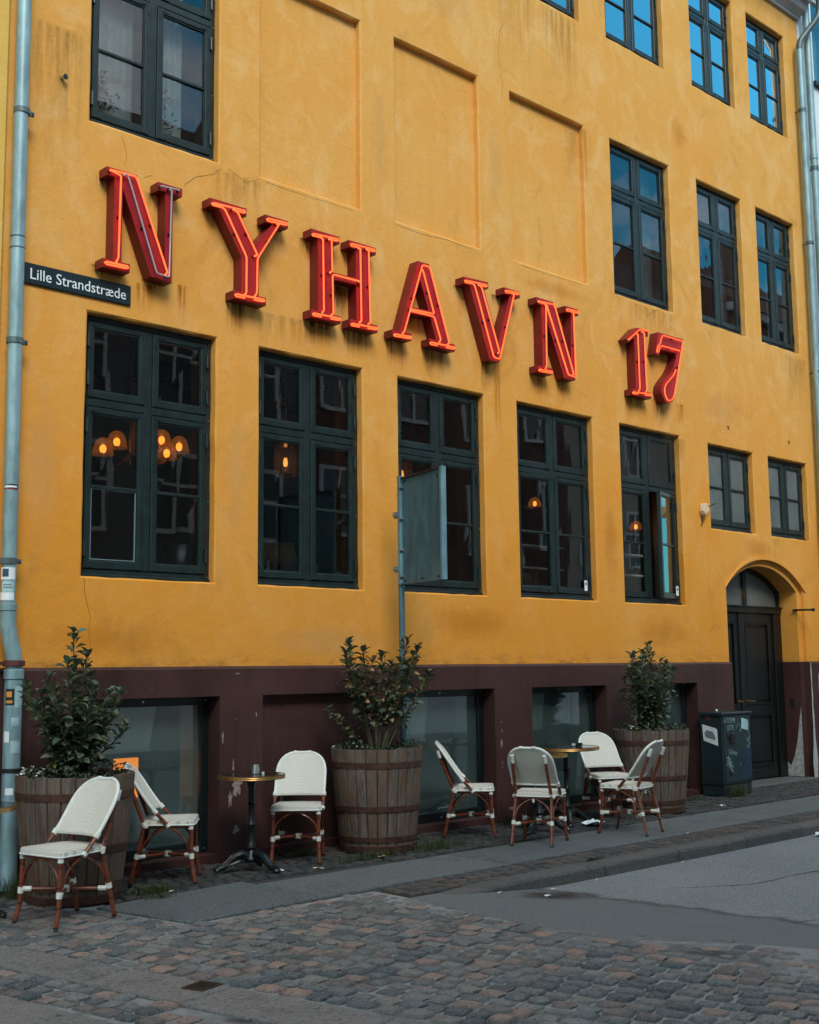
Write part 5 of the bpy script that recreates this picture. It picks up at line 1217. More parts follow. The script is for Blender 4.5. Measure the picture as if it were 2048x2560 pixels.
# kerb stones
x = 6.14; i = 0
kerb = thing('kerb', (12, -2.42, -.1), local=False); tag(kerb, 'row of worn granite kerb stones along the asphalt road', 'kerb')
while x < 19.5:
    l = (.78 if i == 0 else rnd.uniform(.92, 1.25)); b = MB(); n = 6; jy = rnd.uniform(-.008, .008)
    prof_k = [(-2.335, -.16), (-2.335, -.004), (-2.345, .0), (-2.470, -.002), (-2.492, -.010), (-2.503, -.030), (-2.510, -.16)]
    for k in range(n + 1):
        xx_ = x + .004 + (l - .008) * k / n; dz = (-.030 * (1 - sstep(6.1, 6.95, xx_))) + rnd.uniform(-.002, .002); bow = .10 * (1 - sstep(6.1, 7.2, xx_)) * 0
        for (yk, zk) in prof_k: b.v.append((xx_, yk + jy + (rnd.uniform(-.003, .003) if zk > -.1 else 0), zk + (dz if zk > -.1 else 0)))
    q = len(prof_k)
    for k in range(n):
        for j in range(q - 1): b.f.append((k * q + j, k * q + j + 1, (k + 1) * q + j + 1, (k + 1) * q + j))
    b.f.append(tuple(range(q))); b.f.append(tuple(range(n * q, n * q + q))[::-1])
    b.build('kerb_stone', M['kerb'], kerb, smooth=False); x += l; i += 1
# cast cover let into the slab band
t = thing('utility_cover', (3.62, -3.39, 0), 'small square dark iron cover plate set in the granite band', 'cover plate')
Tm = Matrix.Translation((3.622, -3.392, 0)) @ Matrix.Rotation(R(17), 4, 'Z')
MB().box(-.080, .080, -.068, .068, -.02, .0015, Tm).build('cover_frame', M['hoop'], t); MB().box(-.066, .066, -.054, .054, -.01, .0045, Tm).build('cover', M['dark_iron'], t)
rg = MB(); rg.lathe([(.020, .0045), (.020, .007), (.026, .007), (.026, .0045)], 16, (0, 0), cap=False); rg.v = [tuple(Tm @ Vector(v)) for v in rg.v]; rg.build('raised_ring', M['dark_iron'], t)

# hairline cracks and a saw-cut seam in the asphalt
road_o = bpy.data.objects['road']
for pts in ([(8.0, -3.2), (8.6, -3.55), (9.4, -3.6), (10.2, -3.95), (11.5, -4.0)], [(9.4, -3.6), (9.7, -4.2), (9.6, -4.8)], [(7.5, -4.5), (8.2, -4.75), (9.2, -4.7), (10.4, -5.1)], [(11.0, -2.8), (11.6, -3.2), (12.6, -3.3)]):
    p = smooth_path([(x, y, 0) for x, y in pts], 6); b = MB(); w0 = .006
    for i in range(len(p) - 1):
        a, c = p[i] + Vector((rnd.uniform(-.012, .012), rnd.uniform(-.012, .012), 0)), p[i + 1]; d = (c - a).normalized(); nn = Vector((-d.y, d.x, 0)) * w0 * rnd.uniform(.4, 1.3)
        z = lambda q: Vector((q.x, q.y, road_z(q.x, q.y) + .0025)); b.quad(z(a + nn), z(a - nn), z(c - nn), z(c + nn))
    b.build('asphalt_crack', M['earth'], road_o, fix=False)
# ================================================================== bistro chairs
def back_y(x, z):
    t = (z - .535) / .335
    return -.080 - .215 * t - .034 * (1 - (x / .21) ** 2) - .012 * math.sin(max(0, min(1, t)) * math.pi)
def make_chair():
    c = thing('bistro_chair', (0, 0, 0), local=True)
    # seat: shallow woven pad with rounded corners
    ol = []
    hw0, hw1, y0, y1, rr = .185, .212, -.185, .220, .045
    for (cx, cy, a0) in ((hw1 - rr, y1 - rr, 0), (-(hw1 - rr), y1 - rr, 90), (-(hw0 - rr - .02), y0 + rr + .02, 180), (hw0 - rr - .02, y0 + rr + .02, 270)):
        rad = rr if cy > 0 else rr + .02
        for k in range(6): a = R(a0 + 18 * k); ol.append((cx + rad * math.cos(a), cy + rad * math.sin(a)))
    s = MB(); n = len(ol)
    def ring(sc, z, dip=0): s.v.extend([(x * sc, (y - .02) * sc + .02, z + dip) for x, y in ol])
    ring(.97, .424); ring(1.0, .430); ring(1.0, .458); ring(.975, .466); ring(.60, .462); ring(.25, .460)
    for k in range(5):
        for i in range(n): j = (i + 1) % n; s.f.append((k * n + i, k * n + j, (k + 1) * n + j, (k + 1) * n + i))
    s.f.append(tuple(range(5 * n, 6 * n))); s.f.append(tuple(range(n))[::-1])
    so = s.build('seat', M['weave'], c, smooth=True)
    p = MB(); p.tube([(x * 1.003, y * 1.003, .430) for x, y in ol], .006, 6, closed=True); p.build('piping', M['edge_white'], so, smooth=True)
    r_ = MB(); r_.tube([(x * .90, y * .90, .414) for x, y in ol], .012, 7, closed=True); r_.build('seat_rail', M['cane'], c, smooth=True)
    # backrest: arched woven panel, bowed, with a white bound edge
    ou = []; nz = 26; zb, zt = .535, .870
    def hw(z):
        t = (z - zb) / (zt - zb)
        return .209 if t < .42 else .209 * (max(0.0, 1 - ((t - .42) / .58) ** 2.7)) ** (1 / 2.7)
    zs_ = [zb + (zt - zb) * (1 - (1 - i / nz) ** 1.7) for i in range(nz)]
    ou = [(hw(z), z) for z in zs_] + [(.075, zt - .001), (.03, zt - .004), (-.03, zt - .004), (-.075, zt - .001)] + [(-hw(z), z) for z in reversed(zs_)]
    ou = [q for i, q in enumerate(ou) if i == 0 or (abs(q[0] - ou[i - 1][0]) + abs(q[1] - ou[i - 1][1])) > .004]
    for k in range(1, 6): ou.append((-.209 + .418 * k / 6, zb))
    b = MB(); m = len(ou); cz = .68; ringsc = (1, .8, .55, .28)
    for side in (0, 1):
        base = len(b.v)
        for sc in ringsc:
            for x, z in ou: X = x * sc; Z = cz + (z - cz) * sc; b.v.append((X, back_y(X, Z) + (.006 if side else -.006), Z))
        for k in range(3):
            for i in range(m): j = (i + 1) % m; q = (base + k * m + i, base + k * m + j, base + (k + 1) * m + j, base + (k + 1) * m + i); b.f.append(q if side else q[::-1])
        b.v.append((0, back_y(0, cz) + (.006 if side else -.006), cz)); ce = len(b.v) - 1
        for i in range(m): q = (base + 3 * m + i, base + 3 * m + (i + 1) % m, ce); b.f.append(q if side else q[::-1])
    off = 4 * m + 1
    for i in range(m): j = (i + 1) % m; b.f.append((i, j, off + j, off + i))
    bo = b.build('backrest', M['weave'], c, smooth=True)
    e = MB(); e.tube([(x, back_y(x, z), z) for x, z in ou[:-5]], .0125, 8); e.tube([(-.205, back_y(.209, zb) - .004, zb - .006)] + [(x, back_y(x, zb) - .006, zb - .006) for x, _ in ou[-5:]] + [(.205, back_y(.209, zb) - .004, zb - .006)], .009, 7)
    e.build('bound_edge', M['edge_white'], bo, smooth=True)
    def bind(p, q, r0=.0185): MB().tube([p, q], r0, 8).build('binding', M['binding'], c, smooth=True)
    def lerp(a, b_, t): return tuple(a[i] + (b_[i] - a[i]) * t for i in range(3))
    legs = []
    for sx in (-1, 1):
        fl = [(sx * .188, .192, .425), (sx * .189, .198, .25), (sx * .192, .204, .12), (sx * .203, .232, .004)]
        b = MB(); b.tube(smooth_path(fl, 3), .0155, 9); lg = b.build('leg', M['cane'], c, smooth=True)
        f_ = MB(); f_.tube([(sx * .2028, .2315, .012), (sx * .2035, .233, .0)], .0165, 9); f_.build('foot_cap', M['black'], lg)
        jt, ft, tp = (sx * .165, -.158, .430), (sx * .186, -.255, .004), (sx * .150, -.300, .780)
        b = MB(); b.tube([ft, lerp(jt, ft, .45), lerp(jt, ft, .06), lerp(jt, tp, .06), lerp(jt, tp, .5), tp], .0155, 9); lg = b.build('leg', M['cane'], c, smooth=True)
        f_ = MB(); f_.tube([lerp(ft, jt, .02), (sx * .1865, -.2565, .0)], .0165, 9); f_.build('foot_cap', M['black'], lg)
        legs.append((fl, jt, ft, tp))
        a0, a1 = (sx * .2095, back_y(.209, .545), .545), (sx * .205, .025, .424)
        b = MB(); b.tube([a0, a1], .0145, 9); b.build('side_brace', M['cane'], c, smooth=True)
        bind(lerp(a0, a1, -.02), lerp(a0, a1, .22), .019); bind(lerp(a0, a1, .90), lerp(a0, a1, 1.05), .021)
        bind(lerp(jt, tp, -.05), lerp(jt, tp, .06), .0205); bind((sx * .150, -.150, .425), (sx * .195, -.140, .425), .016)
        bind(lerp(tp, jt, -.06), lerp(tp, jt, .13), .019)
        bind((sx * .188, .193, .395), (sx * .188, .191, .424), .0195)
        bind(lerp(fl[1], fl[2], .25), lerp(fl[1], fl[2], .55), .0195)
        bind(lerp(ft, jt, .42), lerp(ft, jt, .50), .0195)
        # arched braces under the seat, front, side and rear
        for (P0, P1, P2) in (((sx * .187, .196, .215), (sx * .155, .194, .345), (sx * .03, .190, .405)), ((sx * .187, .185, .215), (sx * .192, .140, .345), (sx * .196, .045, .405)),
                             ((sx * .176, -.190, .230), (sx * .184, -.120, .345), (sx * .196, -.005, .405)), ((sx * .168, -.190, .235), (sx * .135, -.170, .350), (sx * .02, -.155, .405))):
            b = MB(); b.tube(smooth_path([P0, lerp(P0, P1, .75), lerp(P1, P2, .45), P2], 3), .0075, 7); b.build('arched_brace', M['cane'], c, smooth=True)
    for sx in (-1, 1):
        p0, p1 = (sx * .190, .200, .195), (-sx * .176, -.207, .195)
        if sx == 1: p0, p1 = (p0[0], p0[1], .206), (p1[0], p1[1], .184)
        b = MB(); b.tube([p0, p1], .0115, 8); b.build('stretcher', M['cane'], c, smooth=True)
        bind(lerp(p0, p1, .02), lerp(p0, p1, .12), .0165); bind(lerp(p1, p0, .02), lerp(p1, p0, .12), .0165)
    bind((-.022, -.012, .195), (.022, .012, .195), .023); bind((.018, -.018, .196), (-.018, .018, .196), .022)
    bind((-.045, -.165, .410), (.045, -.165, .410), .010); bind((0, -.166, .412), (0, -.168, .375), .011)
    return c
chair0 = make_chair()
CH = [((3.93, -1.35), (-.445, -.09), 'white woven bistro chair nearest the camera, in front of the left barrel'),
      ((5.22, -.52), (.365, -.29), 'white bistro chair facing right between the left barrel and the small table'),
      ((6.51, -.50), (-.41, -.415), 'white bistro chair facing the camera between the small table and the middle barrel'),
      ((8.60, -.51), (.32, -.34), 'white bistro chair seen side on, just right of the middle barrel'),
      ((8.62, -1.345), (.42, .20), 'white bistro chair seen from behind, left of the brass rimmed round table'),
      ((10.48, -.705), (-.22, -.47), 'white bistro chair against the right barrel, facing the camera behind another chair'),
      ((9.74, -1.53), (-.10, .46), 'white bistro chair turned toward the wall, rightmost at the round table')]
for i, ((x, y), (dx, dy), lab) in enumerate(CH):
    rz = math.atan2(dy, dx) - math.pi / 2
    kw = dict(label=lab, cat='chair', group='bistro chairs on the pavement')
    if i == 0: chair0.location = (x, y, .002); chair0.rotation_euler = (0, 0, rz); tag(chair0, **kw)
    else: dup(chair0, (x, y, .001), rz, **kw)

# ================================================================== round tables
def make_table(loc, rad, zt, rz, lab, feet=3):
    t = thing('round_table', loc, lab, 'table', 'round cafe tables', local=True); t.rotation_euler = (0, 0, rz)
    MB().lathe([(.001, zt - .004), (rad - .012, zt - .004), (rad - .010, zt), (.001, zt)][::-1], 48).build('table_top', M['table_top'], t, smooth=True)
    b = MB(); b.lathe([(rad - .03, zt - .032), (rad - .004, zt - .032), (rad, zt - .027), (rad - .003, zt - .021), (rad, zt - .014), (rad - .003, zt - .008), (rad, zt - .001), (rad - .008, zt + .002), (rad - .0115, zt + .0015)], 48, cap=False); b.lathe([(.001, zt - .031), (rad - .03, zt - .031)], 48, cap=False)
    b.build('brass_rim', M['brass'], t, smooth=True)
    b = MB(); b.lathe([(.10, zt - .034), (.10, zt - .042), (.04, zt - .055), (.026, zt - .10), (.024, zt - .22), (.032, zt - .23), (.024, zt - .25), (.023, .38), (.034, .365), (.036, .35), (.024, .33), (.024, .22), (.036, .20), (.042, .17), (.030, .15), (.046, .12), (.060, .085), (.050, .06), (.001, .055)], 20, cap=False)
    b.build('column', M['dark_iron'], t, smooth=True)
    for k in range(feet):
        a = 2 * math.pi * k / feet; b = MB()
        pth = [(.03, .105), (.08, .125), (.14, .105), (.19, .060), (.235, .030), (.275, .022)]
        sp = smooth_path([(r_ * math.cos(a), r_ * math.sin(a), z) for r_, z in pth], 3)
        b.tube(sp, [.034 - .010 * i / len(sp) for i in range(len(sp))], 8)
        fo = b.build('foot', M['dark_iron'], t, smooth=True)
        q = MB(); q.lathe([(.001, 0), (.028, 0), (.034, .012), (.026, .030), (.001, .034)], 10, (.278 * math.cos(a), .278 * math.sin(a))); q.build('claw', M['dark_iron'], fo, smooth=True)
        q = MB(); q.tube([(.10 * math.cos(a + .28), .10 * math.sin(a + .28), .075), (.17 * math.cos(a + .22), .17 * math.sin(a + .22), .055), (.22 * math.cos(a + .05), .22 * math.sin(a + .05), .030)], .012, 6); q.build('scroll', M['dark_iron'], fo, smooth=True)
    return t
make_table((5.95, -.60, 0), .275, .748, R(40), 'small dark round table between two chairs left of the middle barrel', 3)
make_table((9.86, -.66, 0), .345, .772, R(-15), 'larger dark round table with a bright brass rim and an ashtray', 3)
make_table((9.24, -.82, 0), .29, .742, R(75), 'round table mostly hidden behind the chair seen from behind', 3)
make_table((3.42, -1.00, 0), .30, .735, R(10), 'round table cut off by the left edge of the picture', 3)
t = thing('salt_shaker', (5.99, -.60, .7485), 'small steel salt shaker on the small round table', 'shaker')
MB().lathe([(.030, .749), (.033, .752), (.031, .79), (.026, .815), (.024, .824), (.001, .826)], 16, (5.99, -.60)).build('shaker_body', M['steel'], t, smooth=True)
tag(MB().lathe([(.011, .749), (.011, .765), (.001, .766)], 10, (6.032, -.645)).build('bottlecap', M['paper']), 'tiny white tealight beside the salt shaker', 'bottle cap')  # small white bottle cap lying on the table top
t = thing('ashtray', (9.97, -.72, .7735), 'dark square ashtray on the brass rimmed table', 'ashtray')
MB().lathe([(.052, .774), (.056, .776), (.058, .806), (.050, .806), (.046, .784), (.001, .783)], 8, (9.97, -.72)).build('dish', M['dark_iron'], t)
MB().box(9.905, 9.912, -.745, -.705, .780, .805).build('paper_tag', M['paper'], t)

# ================================================================== barrel planters
def make_barrel(cx, cy, H, rb, rt, lab, seed):
    r = random.Random(seed); t = thing('barrel_planter', (cx, cy, 0), lab, 'planter', 'oak barrel planters', local=True)
    n = 26; var = []
    for v in range(4):
        b = MB(); z_ = [0.0, .22, .5, .78, 1.0]; g = .006; ztop = H + r.uniform(-.006, .008)
        for zf in z_:
            z = .012 + (ztop - .012) * zf; rad = rb + (rt - rb) * zf + .012 * math.sin(math.pi * zf); ha = math.pi / n - g / rad * .5
            o_ = rad + (r.uniform(-.002, .002)); 
            for (a, q) in ((-ha, o_ - .004), (-ha * .86, o_), (0, o_ + .001), (ha * .86, o_), (ha, o_ - .004), (ha, rad - .03), (-ha, rad - .03)):
                b.v.append((q * math.cos(a), q * math.sin(a), z))
        for k in range(4):
            for i in range(7): j = (i + 1) % 7; b.f.append((k * 7 + i, k * 7 + j, (k + 1) * 7 + j, (k + 1) * 7 + i))
        b.f.append(tuple(range(28, 35))); b.f.append(tuple(range(7))[::-1])
        me = b.mesh('stave'); me.materials.append(M['stave']); var.append(me)
    for k in range(n):
        o = bpy.data.objects.new('stave', var[r.randrange(4)]); COL.objects.link(o); o.parent = t; o.rotation_euler = (0, 0, 2 * math.pi * k / n); o.location = (0, 0, r.uniform(-.004, .003))
    for (zf, hh) in ((.845, .028), (.42, .026), (.125, .024), (.028, .030)):
        z = H * zf; ra = lambda q: rb + (rt - rb) * (q / H) + .012 * math.sin(math.pi * q / H) + .0035
        b = MB(); b.lathe([(ra(z - hh) - .004, z - hh), (ra(z - hh) + .002, z - hh + .001), (ra(z + hh) + .002, z + hh - .001), (ra(z + hh) - .004, z + hh)], 52, cap=False)
        ho = b.build('hoop', M['hoop'], t, smooth=True)
        a = R(200 + r.uniform(-20, 20))
        for da in (-.05, .05):
            q = MB(); q.tube([((ra(z) - .002) * math.cos(a + da), (ra(z) - .002) * math.sin(a + da), z), ((ra(z) + .008) * math.cos(a + da), (ra(z) + .008) * math.sin(a + da), z)], .008, 7); q.build('rivet', M['hoop'], ho)
    b = MB(); b.lathe([(rt - .035, H - .055), (rt * .6, H - .04), (.001, H - .03)], 30, cap=False); b.lathe([(rb - .032, .02), (rt - .032, H - .054)], 30, cap=False); b.build('soil', M['soil'], t, smooth=True)
    return t
BAR = [((4.355, -.66), .862, .326, .418, 'large oak barrel planter at the left, behind the nearest chair', 1), ((7.425, -.475), .885, .335, .418, 'large oak barrel planter in the middle, beneath the sign post', 2), ((11.40, -.62), .885, .335, .418, 'oak barrel planter at the right, behind two chairs', 3)]
for (c, H, rb, rt, lab, sd_) in BAR: make_barrel(c[0], c[1], H, rb, rt, lab, sd_)

# ================================================================== shrubs
def leaf_mesh(seed, mat, wid=.54, curl=.16):
    r = random.Random(seed); b = MB(); K = 5
    for i in range(K + 1):
        t = i / K; w_ = wid * .5 * math.sin(math.pi * t ** 1.45) ** .75 if 0 < i < K else (.02 if i == 0 else .05)
        z = curl * math.sin(t * 2.2) * (.5 + r.random() * .3) - .18 * t * t; fold = .10 * w_ / .2
        b.v += [(t, -w_, z + fold), (t, 0, z), (t, w_, z + fold)]
    for i in range(K):
        for j in range(2): a = i * 3 + j; b.f.append((a, a + 1, a + 4, a + 3))
    me = b.mesh('leaf', smooth=True, fix=False); me.materials.append(mat); return me
LEAF = [leaf_mesh(i, M['leaf']) for i in range(5)]; LDRY = [leaf_mesh(20 + i, M['leaf_dry']) for i in range(4)]; LDEAD = [leaf_mesh(40 + i, M['leaf_dead'], .5, .3) for i in range(3)]
def shrub(cx, cy, z0, stems, lab, lf, seed, start=.25, per=.023, size=(.065, .095), dead=0.0):
    r = random.Random(seed); t = thing('laurel_shrub', (cx, cy, z0), lab, 'shrub', 'evergreen shrubs in the barrels')
    st = MB(); leaves = []
    for (dx, dy, h, bx, by_) in stems:
        p = [Vector((cx + bx, cy + by_, z0 - .03)), Vector((cx + bx + dx * .30 + r.uniform(-.02, .02), cy + by_ + dy * .30, z0 + h * .36)), Vector((cx + bx + dx * .72, cy + by_ + dy * .72, z0 + h * .72)), Vector((cx + bx + dx, cy + by_ + dy, z0 + h))]
        sp = smooth_path(p, 6); st.tube(sp, [.0085 - .0055 * i / len(sp) for i in range(len(sp))], 6)
        L_ = sum((sp[i + 1] - sp[i]).length for i in range(len(sp) - 1)); s_ = L_ * start * r.uniform(.8, 1.2); an = r.uniform(0, 6.28)
        while s_ < L_:
            acc = 0
            for i in range(len(sp) - 1):
                d = (sp[i + 1] - sp[i]).length
                if acc + d >= s_: pos = sp[i] + (sp[i + 1] - sp[i]) * ((s_ - acc) / d); ax = (sp[i + 1] - sp[i]).normalized(); break
                acc += d
            tip = s_ / L_; an += 2.4 + r.uniform(-.9, .9)
            out_ = Vector((math.cos(an), math.sin(an), 0)); el = (.15 + .75 * tip ** 3) + r.uniform(-.6, .42)
            d = (out_ * math.cos(el) + Vector((0, 0, 1)) * math.sin(el)).normalized()
            leaves.append((pos + out_ * .012, d, r.uniform(*size) * (1.0 - .25 * tip ** 4), r.uniform(-.6, .6), s_)); s_ += per * r.uniform(.7, 1.5)
        for q in range(5):                                     # rosette at the tip
            an += 1.26; out_ = Vector((math.cos(an), math.sin(an), 0)); el = r.uniform(.6, 1.15)
            leaves.append((sp[-1], (out_ * math.cos(el) + Vector((0, 0, 1)) * math.sin(el)), r.uniform(size[0] * .7, size[1] * .9), r.uniform(-.3, .3), 9))
    st.build('stem', M['stem'], t, smooth=True)
    order = sorted(range(len(leaves)), key=lambda i: (leaves[i][0] - CAM).length); rest = MB()
    for k, i in enumerate(order):
        p, d, L_, ro, _s = leaves[i]; side = d.cross(Vector((0, 0, 1))); side = side.normalized() if side.length > .05 else Vector((1, 0, 0)); up = side.cross(d)
        Q = Matrix((( d.x, -side.x, up.x, p.x), (d.y, -side.y, up.y, p.y), (d.z, -side.z, up.z, p.z), (0, 0, 0, 1))) @ Matrix.Rotation(ro, 4, 'X') @ Matrix.Diagonal((L_, L_ * r.uniform(.85, 1.2), L_, 1))
        me = (LDEAD[k % 3] if r.random() < dead else lf[k % len(lf)])
        if k < 300: inst('leaf', me, t, Q)
        else:
            n = len(rest.v); rest.v += [tuple(Q @ v.co) for v in me.vertices]; rest.f += [tuple(n + q for q in f.vertices) for f in me.polygons]
    if rest.v: rest.build('inner_foliage', lf[0].materials[0], t, smooth=True, fix=False, kind='stuff')
    return t
r5 = random.Random(5)
def ringstems(n, sp0, sp1, h0, h1, r=r5, sq=1.0):
    o = []
    for i in range(n):
        a = 2 * math.pi * (i + r.uniform(-.3, .3)) / n; s_ = r.uniform(sp0, sp1); o.append((s_ * math.cos(a), s_ * math.sin(a) * sq, r.uniform(h0, h1), r.uniform(-.06, .06), r.uniform(-.06, .06)))
    return o
stA = [(-.03, -.02, 1.04, 0, 0), (.04, -.05, .86, .02, 0), (-.10, -.08, .80, -.02, -.03), (.10, .02, .72, .03, 0), (-.16, .02, .70, -.02, .02)] + ringstems(9, .18, .27, .40, .64) + ringstems(7, .08, .20, .26, .48) + [(.25, -.14, .60, .03, -.02), (.27, -.05, .48, .03, 0), (.22, -.22, .36, .05, -.05), (-.26, .16, .62, -.03, .02), (-.25, .05, .50, -.03, 0)]
shrub(4.335, -.66, .83, stA, 'bushy dark green laurel growing in the left barrel', LEAF, 7, .12, .0105, (.050, .122))
stB = [(-.18, .10, .96, -.05, .02), (-.26, .06, .86, -.05, 0), (-.05, 0, .80, 0, 0), (.04, -.02, .84, .02, 0), (.17, -.16, .98, .05, -.02), (.25, -.20, .92, .05, -.04), (.28, -.10, .72, .04, 0), (-.12, .18, .78, -.04, .04), (.10, -.08, .76, .02, 0), (.32, -.26, .66, .05, -.05), (.21, -.24, .80, .02, -.03), (-.30, .22, .34, -.05, .04), (-.22, .02, .66, -.03, 0), (-.10, .06, .88, 0, 0)]
shrub(7.425, -.475, .85, stB, 'leggy laurel with withered tan leaves in the middle barrel', LDRY, 8, .36, .0088, (.045, .115), .08)
# a few leaves low on its bare stems
stC = [(0, 0, .96, 0, 0), (.06, .02, .90, .02, 0), (-.06, .02, .86, -.02, 0), (-.12, .08, .84, -.02, .02), (.16, -.10, .74, .03, 0)] + ringstems(10, .14, .27, .58, .84) + ringstems(12, .22, .33, .34, .68) + ringstems(6, .05, .15, .3, .5)
shrub(11.40, -.62, .85, stC, 'dense dark laurel growing in the right barrel', LEAF, 9, .05, .0112, (.045, .110))
# trailing ground cover at each rim
smallL = [leaf_mesh(60 + i, M['ivy'], .7, .2) for i in range(3)]
for (cx, cy, H, lab, flowers, sd_) in ((4.355, -.66, .862, 'low ground cover with tiny white flowers along the rim of the left barrel', 16, 1), (7.425, -.475, .885, 'low green ground cover filling the rim of the middle barrel', 3, 2), (11.40, -.62, .885, 'trailing ivy like ground cover on the rim of the right barrel', 4, 3)):
    r = random.Random(sd_ + 70); b = MB(); fl = MB()
    for i in range(420):
        a = r.uniform(0, 6.283); q = .40 * math.sqrt(r.uniform(.25, 1.0)); p = Vector((cx + q * math.cos(a), cy + q * math.sin(a), H - .04 + r.uniform(0, .075) * (1.2 if math.sin(a * 2 + sd_) > 0 else .6)))
        Q = Matrix.Translation(p) @ Matrix.Rotation(r.uniform(0, 6.28), 4, 'Z') @ Matrix.Rotation(r.uniform(-.9, .3), 4, 'Y') @ Matrix.Diagonal((.034,) * 3 + (1,)); me = smallL[i % 3]
        n = len(b.v); b.v += [tuple(Q @ v.co) for v in me.vertices]; b.f += [tuple(n + k for k in f.vertices) for f in me.polygons]
    for i in range(flowers):
        a = r.uniform(2.6, 3.6); q = .40 * r.uniform(.75, 1.03); p = Vector((cx + q * math.cos(a), cy + q * math.sin(a), H + r.uniform(.0, .06)))
        for k in range(4):
            Q = Matrix.Translation(p) @ Matrix.Rotation(k * 1.57 + r.random(), 4, 'Z') @ Matrix.Rotation(r.uniform(-.9, -.2), 4, 'Y'); n = len(fl.v)
            fl.v += [tuple(Q @ Vector(v)) for v in ((0, -.003, 0), (.016, -.007, .002), (.016, .007, .002), (0, .003, 0))]; fl.f.append((n, n + 1, n + 2, n + 3))
    gc = b.build('ground_cover', M['ivy'], None, smooth=True, fix=False); tag(gc, lab, 'ground cover', kind='stuff')
    fo = fl.build('white_flowers', M['petal'], gc, fix=False, kind='stuff')

# ================================================================== weeds in the joints
def tuft(cx, cy, n, rx, ry, h, seed, lab):
    r = random.Random(seed); b = MB()
    for i in range(n):
        x, y = cx + r.gauss(0, rx * .5), cy + r.gauss(0, ry * .5); hh = h * r.uniform(.35, 1.0); a = r.uniform(0, 6.28); lean = r.uniform(.1, .7) * hh; w_ = r.uniform(.0015, .003)
        d = Vector((math.cos(a), math.sin(a), 0)); s_ = Vector((-d.y, d.x, 0)) * w_; p = Vector((x, y, -.012)); m_ = p + d * lean * .35 + Vector((0, 0, hh * .62)); e = p + d * lean + Vector((0, 0, hh))
        k = len(b.v); b.v += [tuple(p - s_), tuple(p + s_), tuple(m_ + s_ * .8), tuple(m_ - s_ * .8), tuple(e)]; b.f += [(k, k + 1, k + 2, k + 3), (k + 3, k + 2, k + 4)]
    tag(b.build('grass_tuft', M['grass'], None, fix=False), lab, 'grass', kind='stuff')
for i, a in enumerate([(4.10, -.34, 260, .16, .14, .20, 'grass tuft growing at the foot of the left drainpipe'), (4.86, -.86, 420, .20, .10, .07, 'low weeds right of the left barrel foot'), (4.78, -1.13, 160, .12, .06, .05, 'low weeds at the tip of the slab footway'),
        (7.82, -.80, 620, .34, .16, .09, 'green weeds right of the middle barrel foot'), (7.0, -.86, 420, .34, .08, .07, 'low weeds in front of the middle barrel'), (6.75, -.28, 200, .2, .1, .07, 'low weeds behind the chair by the middle barrel'),
        (13.28, -.52, 380, .14, .07, .17, 'grass tuft growing at the foot of the electricity cabinet'), (8.15, -2.33, 160, .10, .03, .05, 'small weed in the kerb joint'), (9.5, -.16, 60, .08, .05, .12, 'small weed at the foot of the plinth'), (12.6, -.35, 160, .2, .1, .06, 'low weeds right of the right barrel')]):
    tuft(a[0], a[1], a[2], a[3], a[4], a[5], 900 + i, a[6])
# ================================================================== litter
def butt(x, y, z, rz, lab):
    t = thing('cigarette_butt', (x, y, z), lab, 'cigarette butt', 'cigarette butts'); d = Vector((math.cos(rz), math.sin(rz), 0)); p = Vector((x, y, z + .0045))
    MB().tube([p, p + d * .032], .0042, 6).build('paper', M['cig'], t); MB().tube([p + d * .032, p + d * .052], .0044, 6).build('filter', M['sticker_orange'], t)
for (x, y, z, rz, lab) in ((4.94, -.99, 0.0, .3, 'cigarette butt on the slabs near the left barrel'), (6.31, -.95, 0.0, .1, 'cigarette butt on the slabs in front of the facing chair'), (6.36, -1.02, 0.0, 1.8, 'second cigarette butt beside the facing chair'),
        (7.89, -2.56, road_z(7.89, -2.56), .5, 'cigarette butt in the gutter under the weed'), (7.34, -2.60, road_z(7.34, -2.6), 2.4, 'cigarette butt in the gutter left of the damp patch'), (9.09, -2.55, road_z(9, -2.5), .2, 'cigarette butt in the gutter further along the kerb'), (6.72, -2.58, road_z(6.7, -2.6), .2, 'cigarette butt at the low end of the kerb'), (10.0, -2.0, .002, .4, 'cigarette butt on the brown setts')):
    butt(x, y, z, rz, lab)
def crumple(x, y, z, s, lab, seed, mat='paper'):
    r = random.Random(seed); b = MB(); n = 5
    for i in range(n):
        for j in range(n): b.v.append((x + (i / (n - 1) - .5) * s * 1.4 + r.uniform(-.1, .1) * s, y + (j / (n - 1) - .5) * s + r.uniform(-.1, .1) * s, z + .004 + r.uniform(0, .25) * s))
    for i in range(n - 1):
        for j in range(n - 1): b.f.append((i * n + j, (i + 1) * n + j, (i + 1) * n + j + 1, i * n + j + 1))
    tag(b.build('paper_scrap', M[mat], None, fix=False), lab, 'litter')
crumple(9.98, -.90, .0, .17, 'white paper scrap under the brass rimmed table', 1); crumple(11.40, -2.62, road_z(11, -2.6), .12, 'crumpled wrapper in the gutter at the right', 2); crumple(6.95, -2.86, road_z(6.95, -2.86) + .004, .035, 'tiny torn ticket on the damp patch', 3)
crumple(12.2, -.98, .0, .07, 'white scrap lying near the cabinet', 4); crumple(11.75, -2.60, road_z(11.7, -2.6), .04, 'small reddish scrap in the gutter', 5, 'rustband'); crumple(6.03, -.86, .0, .05, 'pale scrap beside the foot of the small table', 6); crumple(7.08, -.92, .0, .05, 'dry yellow leaf in front of the middle barrel', 7, 'leaf_litter')
